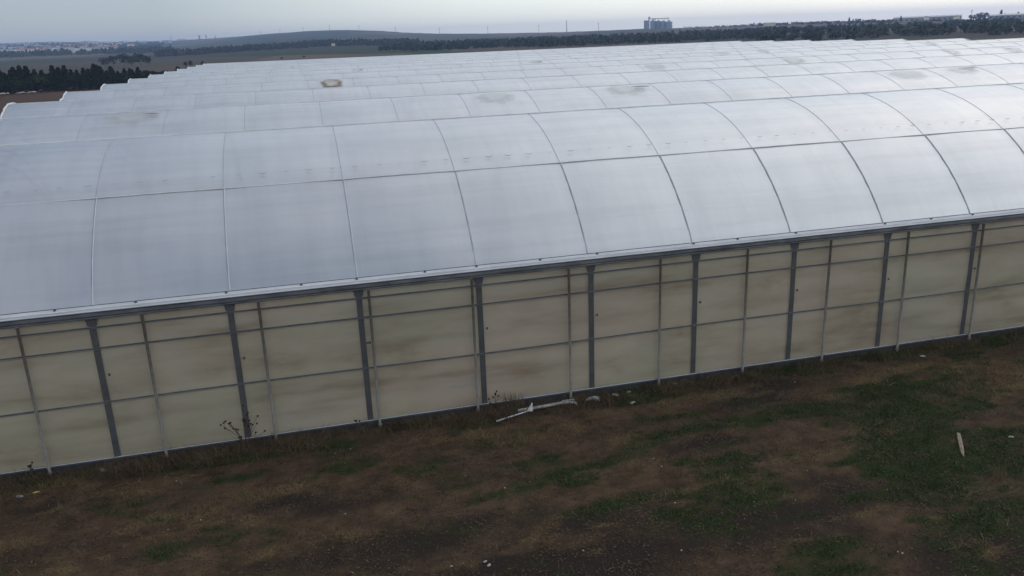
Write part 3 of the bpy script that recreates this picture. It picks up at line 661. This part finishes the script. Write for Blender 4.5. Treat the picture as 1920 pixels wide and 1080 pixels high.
def tuft(x, y, n, h, sp, m_, label, name='grass_tuft'):
    z = gz(x, y); b = MB()
    for k in range(n):
        a = random.random() * 6.28; r = random.random() * sp * .5; hh = h * random.uniform(.4, 1.1); L = random.uniform(.05, .35) * hh
        px_, py_ = r * math.cos(a), r * math.sin(a) * .5; a2 = random.random() * 6.28
        b.tube([(px_, py_, -.02), (px_ + L * .3 * math.cos(a2), py_ + L * .2 * math.sin(a2), hh * .55), (px_ + L * math.cos(a2), py_ + L * .5 * math.sin(a2), hh)], [.0035, .003, .001], 3, False)
    return tag(b.build(name, m_, loc=(x, y, z)), label, 'grass tuft')
tuft(8.12, -.12, 90, .42, .55, M['straw'], 'tuft of tall yellow straw in front of the wall, left end of the white pipe')
tuft(3.35, -.25, 110, .22, .9, M['straw'], 'low pale straw tuft at the wall foot, right of the tall thistle')
tuft(1.1, -.3, 90, .2, .9, M['litter'], 'low brown dry tuft at the wall foot, left of the tall thistle')
tuft(15.6, -5.8, 34, .28, .3, M['straw'], 'sparse pale stalks on the green turf below the plank')
tuft(10.3, -3.9, 34, .2, .3, M['straw'], 'few pale stalks on the green patch in the middle of the bare ground')
tuft(13.0, -.45, 120, .18, 1.1, M['litter'], 'heap of dead brown weeds at the wall foot, right of the plastic scraps')

# ------------------------------------------------------------------ debris on the ground
def gpt(x, y, dz=.02): return (x, y, gz(x, y) + dz)
b = MB(); P_ = [gpt(8.15, -.36, .05), gpt(8.7, -.33, .055), gpt(9.2, -.31, .06), gpt(9.35, -.30, .06), gpt(9.46, -.36, .055), gpt(9.50, -.42, .04)]
o0 = Vector(P_[0]); b.tube([Vector(p) - o0 for p in P_], [.034, .036, .036, .034, .033, .033], 9)
tag(b.build('plastic_pipe', M['foam'], loc=o0, smooth=True), 'thick dirty white pipe with a bent end lying along the wall foot', 'pipe')
e = empty('plastic_bar', gpt(7.61, -.62, .03)); tag(e, 'thin white bar with a triangular bracket, lying before the thick pipe', 'bar')
L_ = Vector(gpt(8.40, -.43, .05)) - Vector(e.location)
MB().tube([(0, 0, 0), tuple(L_)], .016, 6).build('bar', M['white'], e)
bb = MB(); p = L_; bb.add([(p.x - .06, p.y, p.z - .01), (p.x + .07, p.y - .03, p.z - .02), (p.x + .08, p.y + .03, p.z + .16), (p.x - .06, p.y + .02, p.z - .01), (p.x + .07, p.y - .01, p.z - .02), (p.x + .08, p.y + .05, p.z + .16)], [(0, 1, 2), (3, 5, 4), (0, 3, 4, 1), (1, 4, 5, 2), (2, 5, 3, 0)])
bb.build('bracket', M['white'], e)
b = MB(); b.box(-.14, .14, -.02, .02, 0, .035); tag(b.build('plastic_strip', M['white'], loc=gpt(9.38, -.17, .03)), 'short white strip lying beside a pole foot, above the bent end of the pipe', 'strip')
def scrap(x, y, s_, label, m_='foam', name='plastic_scrap', cat='plastic scrap', group=None, h=.5):
    b = pebble_mesh(int(x * 37 + y * 11) & 255); r_ = random.Random(int(x * 91)); a = r_.random() * 3
    b.v = [(s_ * (vx * 1.25 * math.cos(a) - vy * .8 * math.sin(a)), s_ * (vx * 1.25 * math.sin(a) + vy * .8 * math.cos(a)) * .8, s_ * h * (vz + .4)) for vx, vy, vz in b.v]
    o = b.build(name, M[m_], loc=gpt(x, y, .0)); return tag(o, label, cat, group)
b = MB(); b.tube([(-.16, .0, .03), (-.05, .02, .06), (.06, 0, .07), (.12, -.03, .05), (.10, -.07, .02)], [.03, .04, .05, .07, .05], 8)
tag(b.build('plastic_scrap', M['foam'], loc=gpt(9.9, -.28, .0)), 'curled white plastic scrap just right of the bent pipe end', 'plastic scrap')
scrap(10.5, -.18, .09, 'crumpled pale plastic lump in the grass right of the curled scrap')
scrap(10.84, -.15, .06, 'small upright white scrap in the grass by the wall')
scrap(10.7, -.72, .07, 'small white scrap on bare soil below the grass strip')
scrap(12.0, -.1, .1, 'flat pale plastic scrap against the kerb under a pole', h=.35)
scrap(1.86, -.3, .07, 'pale scrap in dry weeds left of the tall thistle', h=.4)
scrap(-.27, -.2, .08, 'beige lump in the brown weeds at the left of the wall foot', h=.6)
scrap(-1.34, -.68, .05, 'yellow plastic lump on the soil at the far left', 'yellow')
scrap(-1.6, -.77, .06, 'grey stone next to the yellow lump at the far left', 'stonegrey', 'stone', 'stone', h=.7)
scrap(17.0, -4.62, .05, 'white stone on brown soil right of the plank', 'stone', 'stone', 'stone', h=.7)
scrap(18.4, -.55, .06, 'white stone in the grass near the right end of the wall foot', 'stone', 'stone', 'stone', h=.7)
scrap(6.32, -5.45, .035, 'brownish stone of the touching pair at the bottom centre', 'stone', 'stone', 'stone', h=.7)
scrap(6.28, -5.35, .03, 'whitish stone of the touching pair at the bottom centre', 'foam', 'stone', 'stone', h=.7)
scrap(5.75, -5.3, .022, 'small white stone just left of the touching pair', 'stone', 'stone', 'stone', h=.7)
# plank
e0 = Vector(gpt(16.15, -4.2, .03)); e1 = Vector(gpt(15.6, -4.93, .03)); d_ = e1 - e0; L = d_.length
b = MB()
pr = [(-.032, -.015), (.032, -.015), (.035, .012), (.008, .022), (-.03, .015)]
V_ = []
for t_, sc_ in ((0, .85), (.15, 1), (.5, 1.05), (.8, 1.0), (.93, .7), (1.0, .25)):
    V_ += [(L * t_ + (.05 * (k % 2) if t_ > .85 else 0), y_ * sc_, z_ * sc_) for k, (y_, z_) in enumerate(pr)]
b.add(V_, [(i * 5 + k, i * 5 + (k + 1) % 5, (i + 1) * 5 + (k + 1) % 5, (i + 1) * 5 + k) for i in range(5) for k in range(5)] + [(4, 3, 2, 1, 0), (25, 26, 27, 28, 29)])
o = b.build('wooden_plank', M['wood'], loc=e0); o.rotation_euler = d_.to_track_quat('X', 'Z').to_euler()
tag(o, 'broken pale wooden plank with a splintered end lying on the green turf', 'plank')
# twigs
for (x, y, a, L, lb) in [(9.5, -1.6, -.6, .35, 'dark thin twig on bare soil below the plastic scraps'), (11.4, -1.05, .35, .8, 'long pale twig on bare soil right of the white scraps'), (14.0, -7.1, 1.0, .3, 'pale twig at the lower right'), (16.6, -1.75, .3, .35, 'short pale stick on the upper turf patch'), (.2, -.95, .15, .3, 'short pale stick on the soil at the left')]:
    b = MB(); b.tube([(-L / 2 * math.cos(a), -L / 2 * math.sin(a), .012), (0, .02, .025), (L / 2 * math.cos(a), L / 2 * math.sin(a), .012)], [.005, .008, .004], 5)
    tag(b.build('twig', M['stalk'] if 'dark' in lb else M['straw'], loc=gpt(x, y, 0)), lb, 'twig')

# ------------------------------------------------------------------ trees
def tree_parts(seed, H, Wd, n, leaf, kind='cone'):
    r_ = np.random.default_rng(seed)
    if kind == 'cone':
        u_ = r_.random(n) ** .75; z = H * (.10 + .9 * u_); rad = Wd * .5 * (1 - u_) ** .8 * (.75 + .35 * np.sin(u_ * 40 + r_.random(n) * 1.5)) + .1
        a = r_.random(n) * 6.283; rr = rad * np.sqrt(r_.uniform(.25, 1, n)); lump = 1 + .25 * np.sin(a * 3 + seed) * np.cos(z * 1.7 + seed)
        P = np.stack([rr * np.cos(a) * lump, rr * np.sin(a) * lump, z - rr * .15], -1)
    else:
        k = 9; c = np.stack([r_.uniform(-.32, .32, k) * Wd, r_.uniform(-.32, .32, k) * Wd, H * r_.uniform(.35, .8, k)], -1); rad = r_.uniform(.18, .3, k) * Wd
        w_ = r_.integers(0, k, n); d = r_.normal(size=(n, 3)); d /= np.linalg.norm(d, axis=1)[:, None]
        P = c[w_] + d * (rad[w_] * r_.uniform(.55, 1.05, n))[:, None] * np.array([1, 1, .85]); P[:, 2] = np.clip(P[:, 2], H * .08, H)
    d1 = r_.normal(size=(n, 3)); d1 /= np.linalg.norm(d1, axis=1)[:, None]; d2 = np.cross(d1, r_.normal(size=(n, 3))); d2 /= np.linalg.norm(d2, axis=1)[:, None]
    s_ = leaf * r_.uniform(.5, 1.3, n)[:, None]
    V = np.stack([P - d1 * s_, P + d2 * s_ * .7, P + d1 * s_, P - d2 * s_ * .6], 1).reshape(-1, 3)
    F = np.arange(n * 4).reshape(-1, 4)
    return V, F
def tree_mesh(*a, m_='foliage', **k):
    V, F = tree_parts(*a, **k); me = tri_mesh('crown', V, F); me.materials.append(M[m_]); return me
def trunk_mesh(H, r, n=6):
    b = MB(); b.tube([(0, 0, -.3), (.03 * H * .1, 0, H * .4), (0, .02, H * .8)], [r, r * .7, r * .2], n)
    for q in range(3): b.tube([(0, 0, H * (.3 + .15 * q)), (math.cos(q * 2.1) * H * .12, math.sin(q * 2.1) * H * .12, H * (.42 + .15 * q))], [r * .4, r * .12], 4)
    me = b.mesh('trunk'); me.materials.append(M['trunk']); return me
tk = trunk_mesh(7, .16)
V6 = [tree_mesh(100 + q, 7.0, 3.6 + .4 * (q % 3), 1500, .30) for q in range(5)]
V6 += [tree_mesh(120 + q, 6.0, 4.6, 1500, .30, kind='broad', m_='foliage2' if q % 2 else 'foliage') for q in range(3)]
def place_tree(name, x, y, me, trunk, sc, rz, label, cat, group, z=None):
    e = empty(name, (x, y, (tz(x, y) if z is None else z)), rz); e.scale = (sc[0], sc[0], sc[1]); tag(e, label, cat, group)
    link('trunk', trunk, None, e); link('crown', me, None, e)
    return e
rt = random.Random(5)
for row in range(3):
    az_ = -19.5
    while az_ < -5.2:
        az_ += rt.uniform(.28, .46)
        r = 222 + row * 6 + rt.uniform(-2, 2) + (az_ + 17) * .2
        x, y = at(az_, r)
        broad = rt.random() < (.42 if az_ < -9.5 else .8)
        me = V6[5 + rt.randrange(3)] if broad else V6[rt.randrange(5)]
        h = rt.uniform(.60, .74) * (1.0 if az_ < -10.5 else .88 - .035 * max(0, az_ + 9)); 
        if not broad and rt.random() < .3 and az_ < -10.6: h *= 1.16
        if row == 0: h *= .85
        place_tree('broadleaf_tree' if broad else 'pine_tree', x, y, me, tk, (h * 1.35, h), rt.random() * 6, ('round green tree in the dark tree belt beyond the field left of the greenhouse' if broad else 'dark pine in the dense tree belt beyond the field left of the greenhouse'), 'tree', 'trees of the belt left of the greenhouse')
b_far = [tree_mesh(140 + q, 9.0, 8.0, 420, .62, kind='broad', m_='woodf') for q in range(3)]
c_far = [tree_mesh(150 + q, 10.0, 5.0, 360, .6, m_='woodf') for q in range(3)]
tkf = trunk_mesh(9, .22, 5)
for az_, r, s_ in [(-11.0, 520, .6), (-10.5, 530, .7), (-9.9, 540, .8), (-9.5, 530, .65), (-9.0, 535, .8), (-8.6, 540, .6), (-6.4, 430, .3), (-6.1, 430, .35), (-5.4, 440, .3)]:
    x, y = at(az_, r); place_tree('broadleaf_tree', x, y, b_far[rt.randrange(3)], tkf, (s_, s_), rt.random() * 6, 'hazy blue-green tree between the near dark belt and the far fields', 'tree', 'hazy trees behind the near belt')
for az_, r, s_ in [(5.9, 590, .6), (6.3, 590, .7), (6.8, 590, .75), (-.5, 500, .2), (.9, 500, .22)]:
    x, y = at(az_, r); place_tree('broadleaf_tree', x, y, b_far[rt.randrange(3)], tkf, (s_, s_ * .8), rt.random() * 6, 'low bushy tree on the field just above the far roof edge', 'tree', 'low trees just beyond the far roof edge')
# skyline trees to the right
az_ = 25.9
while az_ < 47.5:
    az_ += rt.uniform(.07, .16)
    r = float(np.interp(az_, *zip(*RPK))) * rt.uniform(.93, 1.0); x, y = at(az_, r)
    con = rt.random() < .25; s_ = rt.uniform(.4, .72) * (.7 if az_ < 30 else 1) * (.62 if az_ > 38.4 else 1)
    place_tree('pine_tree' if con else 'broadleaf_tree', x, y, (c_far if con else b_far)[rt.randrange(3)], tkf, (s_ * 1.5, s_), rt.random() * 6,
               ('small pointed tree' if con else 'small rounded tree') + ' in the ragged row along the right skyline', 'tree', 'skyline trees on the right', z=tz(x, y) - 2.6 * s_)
for az_, s_, con, lb in [(36.0, 1.1, 1, 'pointed tree standing out of the skyline row left of the long pale sheds'), (36.5, 1.0, 0, 'round tree beside the pointed one left of the long pale sheds'), (43.0, 1.25, 0, 'large rounded tree rising between the two pale sheds on the right skyline'), (43.3, 1.3, 0, 'tallest rounded tree between the two pale sheds on the right skyline'), (42.7, 1.0, 0, 'rounded tree at the right end of the long pale shed'),
                         (44.15, 1.35, 1, 'tall pointed conifer on the skyline at the far right'), (44.35, .8, 1, 'slim conifer just right of the tall pointed one'), (45.0, .95, 1, 'small pointed tree near the right edge of the skyline'), (45.25, .8, 0, 'small round tree at the right edge of the skyline'), (38.9, .95, 1, 'pointed tree standing in front of the left end of the long pale shed')]:
    x, y = at(az_, 1150 + (60 if az_ > 44 else 0)); place_tree('pine_tree' if con else 'broadleaf_tree', x, y, (c_far if con else b_far)[int(s_ * 10) % 3], tkf, (s_ * .95, s_ * .78), rt.random() * 6, lb, 'tree', None)

# far woods: one mass
def wood(name, regs, label, H=8.5):
    Vs = []; Fs = []; off = 0
    var = [tree_parts(300 + q, H, 8.5, 36, 1.8, kind='cone' if q % 2 else 'broad') for q in range(8)]
    rw = np.random.default_rng(3)
    for (a0, a1, r0, r1, sp, seed) in regs:
        n = int(math.radians(a1 - a0) * (r1 * r1 - r0 * r0) / 2 / (sp * sp))
        aa = rw.uniform(a0, a1, n); rr = np.sqrt(rw.uniform(r0 * r0, r1 * r1, n))
        xx = CX + rr * np.sin(np.radians(aa)); yy = CY + rr * np.cos(np.radians(aa))
        keep = (fbm(xx / 70, yy / 70, seed) > ((.30 if a0 < 29 else .42) if a0 != -8 else .02)) & (rr > r0 + 90 * fbm(aa * 1.3, aa * 0, seed + 1)) & (rr < r1 - 120 * fbm(aa * 1.1, aa * 0, seed + 2))
        xx, yy = xx[keep], yy[keep]; zz = terrain_z(xx, yy)
        for x, y, z in zip(xx, yy, zz):
            V, F = var[rw.integers(8)]; s_ = rw.uniform(.6, 1.1) * (.66 if a0 > 6 else (.72 if a0 > -9 else 1)); a = rw.random() * 6.28; c_, q_ = math.cos(a), math.sin(a)
            Vs.append(np.stack([x + s_ * (V[:, 0] * c_ - V[:, 1] * q_), y + s_ * (V[:, 0] * q_ + V[:, 1] * c_), z - .3 + s_ * V[:, 2]], -1)); Fs.append(F + off); off += len(V)
    o = link(name, tri_mesh(name, np.concatenate(Vs), np.concatenate(Fs)), M['woodf']); tag(o, label, 'wood', kind='stuff')
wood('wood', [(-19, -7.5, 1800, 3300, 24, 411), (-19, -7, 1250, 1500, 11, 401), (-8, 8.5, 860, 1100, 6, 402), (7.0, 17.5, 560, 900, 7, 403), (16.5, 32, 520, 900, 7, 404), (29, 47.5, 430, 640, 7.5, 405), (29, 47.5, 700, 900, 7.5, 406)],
     'dark bluish wood spread over the slopes beyond the greenhouse', 8.5)

# ------------------------------------------------------------------ distant town, sheds, silos, masts
def wallm(name, c): return simple(name, tuple(v * .9 for v in c), c, .3, .9)
HW = [wallm('cream_render', (.70, .64, .54)), wallm('white_render', (.85, .84, .80)), wallm('grey_render', (.32, .33, .35)), wallm('pink_render', (.50, .38, .32))]
HR = [simple('red_tiles', (.20, .11, .085), (.27, .16, .12), .5, .9), simple('grey_roof', (.26, .27, .29), (.36, .37, .39), .5, .8)]
WIN = simple('window_glass', (.03, .035, .045), (.05, .055, .07), 1, .2)
def house_meshes(L, D, H, rh, wi, ri):
    b = MB().box(-L / 2, L / 2, -D / 2, D / 2, -2, H); wm = b.mesh('wall'); wm.materials.append(HW[wi])
    b = MB(); V_ = [(-L / 2 - .4, -D / 2 - .4, H), (L / 2 + .4, -D / 2 - .4, H), (L / 2 + .4, D / 2 + .4, H), (-L / 2 - .4, D / 2 + .4, H), (-L / 2 - .4, 0, H + rh), (L / 2 + .4, 0, H + rh)]
    b.add(V_, [(0, 1, 5, 4), (2, 3, 4, 5), (3, 0, 4), (1, 2, 5), (3, 2, 1, 0)]); rm = b.mesh('roof'); rm.materials.append(HR[ri])
    b = MB(); n = max(2, int(L / 5))
    for f in range(max(1, int(H / 3))):
        for i in range(n): x = -L / 2 + L * (i + .5) / n; b.box(x - .7, x + .7, -D / 2 - .05, -D / 2 + .02, 1 + 3 * f, 2.4 + 3 * f)
    fm = b.mesh('window'); fm.materials.append(WIN)
    return wm, rm, fm
HV = [(house_meshes(12, 10, 5.5, 2.6, 0, 0), 'cream house with red roof'), (house_meshes(16, 11, 8, 2.4, 1, 0), 'white house with red roof'), (house_meshes(22, 12, 9, 2, 2, 1), 'grey block with grey roof'),
      (house_meshes(14, 10, 6, 2.6, 3, 0), 'pinkish house with red roof'), (house_meshes(46, 16, 6.5, 2, 1, 1), 'long white shed with grey roof'), (house_meshes(34, 14, 6, 2.5, 0, 1), 'long cream shed with grey roof')]
def house(x, y, v, rz, sc=1.0, label=None, group='buildings of the distant town', z=None):
    (wm, rm, fm), lb = HV[v]
    e = empty('house' if v < 4 else 'shed', (x, y, tz(x, y) if z is None else z), rz); e.scale = (sc, sc, sc)
    tag(e, label or (lb + ' in the hazy town at the upper left'), 'house' if v < 4 else 'shed', group)
    link('wall', wm, None, e); link('roof', rm, None, e)
rh = random.Random(21)
bands = [(-18.5, -12, 1560, 1750, 46, [5, 4, 0, 1, 1, 5]), (-18.5, -10.5, 1750, 2200, 44, [0, 1, 3, 0, 5, 3, 2]), (-18.5, -9, 2200, 3000, 52, [0, 1, 3, 3, 2, 4]), (-18.5, -6, 3000, 3850, 40, [1, 4, 2, 5, 0])]
for a0, a1, r0, r1, n, vs in bands:
    for q in range(n):
        x, y = at(rh.uniform(a0, a1), rh.uniform(r0, r1)); house(x, y, rh.choice(vs), rh.uniform(-.5, .5), rh.uniform(.55, .95))
for q in range(13):
    x, y = at(-11.7 + q * .125, 1700 + max(0, q - 9) * 45 + q * 10); house(x, y, 1, .25, .78, 'white house of the curved terrace at the right end of the distant town', 'white terrace of the distant town')
for az_, r, v, lb in [(-3.9, 1020, 4, 'long low white shed at the left end of the dark wood belt'), (-4.9, 1060, 4, 'second low white shed left of the first, by the dark wood belt'), (2.85, 880, 0, 'small white farmhouse in the middle of the dark wood belt'), (31.3, 860, 5, 'small white shed in the wood above the roof corner'), (40.3, 800, 1, 'tiny white house in the right-hand wood, left of the other'), (41.9, 800, 1, 'tiny white house in the right-hand wood, right of the other'), (44.7, 560, 5, 'low pale shed just above the roof at the far right')]:
    x, y = at(az_, r); house(x, y, v, R(-az_) * .3, {800: .22, 860: .3, 560: .25, 880: .3}.get(r, .4 if v == 4 else .5), lb, None, z=tz(x, y) + (6.5 if r == 800 or r == 860 else (1.5 if r == 880 else 0)))
def long_shed(az0, az1, r, h, label):
    a = Vector(at(az0, r) + (0,)); c_ = Vector(at(az1, r) + (0,)); mid = (a + c_) / 2; d = c_ - a; L = d.length
    e = empty('long_shed', (mid.x, mid.y, tz(mid.x, mid.y)), math.atan2(d.y, d.x)); tag(e, label, 'shed')
    MB().box(-L / 2, L / 2, -7, 7, -1, h).build('wall', HW[2], e)
    b = MB(); b.add([(-L / 2 - .5, -7.6, h), (L / 2 + .5, -7.6, h), (L / 2 + .5, 7.6, h), (-L / 2 - .5, 7.6, h), (-L / 2 - .5, 0, h + 1.6), (L / 2 + .5, 0, h + 1.6)], [(0, 1, 5, 4), (2, 3, 4, 5), (3, 0, 4), (1, 2, 5), (3, 2, 1, 0)]); b.build('roof', simple('pale_roof', (.5, .5, .5), (.62, .62, .61), .2, .7), e)
    wm_ = MB().box(-1.5, 1.5, -.04, .04, 1.5, 3.0).mesh('window'); wm_.materials.append(WIN)
    for i in range(int(L / 6)): link('window', wm_, None, e, (-L / 2 + 3.5 + i * 6, -7.02, 0))
long_shed(38.5, 42.15, 1190, 5.0, 'long pale low shed on the right skyline, half hidden by trees')
long_shed(43.5, 46.6, 1190, 4.2, 'second long pale shed at the right edge of the skyline')
STEEL = simple('silo_steel', (.16, .20, .26), (.26, .30, .36), .4, .5, .3, stretch=(1, 1, 6))
def silo(azd, r, rad, h, cone, label):
    x, y = at(azd, r); e = empty('grain_silo', (x, y, tz(x, y))); tag(e, label, 'silo', 'grain silos on the skyline')
    b = MB(); b.lathe([(rad, -1)] + [(rad * (1 + .012 * (q % 2)), h * q / 12) for q in range(13)], 20); b.build('wall', STEEL, e)
    MB().lathe([(rad * 1.04, h), (rad * .12, h + cone), (rad * .12, h + cone + .8), (.02, h + cone + .9)], 20).build('roof', STEEL, e)
silo(23.95, 1790, 5.6, 15.2, 2.0, 'leftmost grain silo, beside the elevator tower')
silo(24.30, 1795, 5.4, 14.8, 2.2, 'second grain silo from the elevator tower')
silo(24.63, 1790, 5.4, 14.0, 2.4, 'third grain silo from the elevator tower')
silo(24.99, 1785, 6.8, 12.8, 4.2, 'widest and rightmost grain silo, with the tallest cone roof')
x, y = at(23.53, 1790); e = empty('grain_elevator', (x, y, tz(x, y)), R(-23.5)); tag(e, 'boxy grain elevator with a tall leg and a conveyor bridge over the silos', 'elevator')
MB().box(-5, 4, -5, 5, -1, 16.3).build('wall', STEEL, e)
b = MB(); b.box(4.2, 6.2, -1, 1, -1, 23.5); b.box(3.8, 7.4, -1.4, 1.4, 20.2, 22.4); b.build('elevator_leg', M['galvdark'], e)
b = MB(); b.box(5, 46, -.7, .7, 18.6, 19.7); b.box(12, 18, -1.3, 1.3, 17.6, 19.2)
for q in range(6): b.box(12 + q * 6.2, 12.5 + q * 6.2, -.3, .3, 15, 18.6)
b.build('conveyor_bridge', M['galvdark'], e)
def mast(azd, r, h, label, w_=.5, arm=True, name='utility_pole', group='poles along the far skyline', cat='pole'):
    x, y = at(azd, r); z = tz(x, y); e = empty(name, (x, y, z)); tag(e, label, cat, group)
    MB().tube([(0, 0, -1), (0, 0, h)], [w_, w_ * .6], 6).build('shaft', M['galvdark'], e)
    if arm: MB().box(-1.8, 1.8, -.2, .2, h - 1.8, h - 1.4).box(-1.4, 1.4, -.2, .2, h - 3.4, h - 3.1).build('cross_arm', M['galvdark'], e)
for px_az, r, h in [(-1.61, 2700, 11), (-.42, 2650, 11), (1.05, 2600, 12), (2.72, 2550, 14), (4.6, 2500, 14), (6.95, 2400, 14), (9.85, 2200, 15), (13.05, 2080, 16), (16.45, 1990, 17), (20.4, 1890, 17)]:
    mast(px_az, r, h, 'thin pole of the line along the far skyline')
mast(18.3, 1940, 25, 'tall dark mast, the thickest on the skyline, left of the silos', .9, False, 'mast', None, 'mast')
mast(42.65, 1200, 13, 'thin pole at the right end of the long pale shed', .25, True, group=None)
for a_, h, w_, lb in [(-5.35, 15, 3.2, 'left one of three stubby towers on the far hill'), (-4.95, 17, 2.2, 'middle one of three stubby towers on the far hill'), (-4.4, 15, 2.0, 'right one of three stubby towers on the far hill')]:
    x, y = at(a_, 3500); e = empty('concrete_tower', (x, y, tz(x, y))); tag(e, lb, 'tower')
    MB().lathe([(w_, -2), (w_ * .9, h * .8)], 10).build('shaft', HW[2], e); MB().lathe([(w_ * 1.25, h * .8), (w_ * 1.25, h), (w_ * .3, h + 1.2)], 10).build('tank', HW[2], e)
x, y = at(-7.0, 3800); e = empty('minaret', (x, y, tz(x, y))); tag(e, 'slim pointed tower on the far hill right of the town', 'tower')
MB().lathe([(1.6, -2), (1.4, 15), (2.0, 15.2), (2.0, 16), (1.2, 16.2), (1.1, 19)], 10).build('shaft', HW[2], e); MB().lathe([(1.3, 19), (.05, 25)], 10).build('spire', HW[2], e)
# rubble heap at the foot of the belt
b = MB()
for q in range(46):
    p_ = base_p[q % 4]; s_ = random.choice([.1, .15, .2, .35]); ox, oy = random.choice([-3, -2.2, .5, 3]) + random.gauss(0, .5), random.uniform(-1.5, 1.5)
    b.add([(ox + s_ * vx, oy + s_ * vy, max(0, s_ * (vz + .4)) + .2) for vx, vy, vz in p_.v], p_.f)
x, y = at(-15.9, 214); tag(b.build('rubble', M['stone'], loc=(x, y, -.25)), 'pale rubble and cut brush heaped at the foot of the tree belt', 'rubble', kind='stuff')

# ------------------------------------------------------------------ haze
hb = MB().box(-4640, 4640, -4640, 4640, -40, 75)
hm = bpy.data.materials.new('haze_air'); hm.use_nodes = True; hn = hm.node_tree; hn.nodes.clear()
ho = hn.nodes.new("ShaderNodeOutputMaterial"); pv = hn.nodes.new("ShaderNodeVolumePrincipled")
pv.inputs['Color'].default_value = (.47, .65, 1.0, 1); pv.inputs['Density'].default_value = .00022; pv.inputs['Anisotropy'].default_value = .0
hn.links.new(pv.outputs[0], ho.inputs['Volume'])
haze = hb.build('haze', hm); tag(haze, 'thin bluish haze over the far fields', 'haze', kind='stuff')
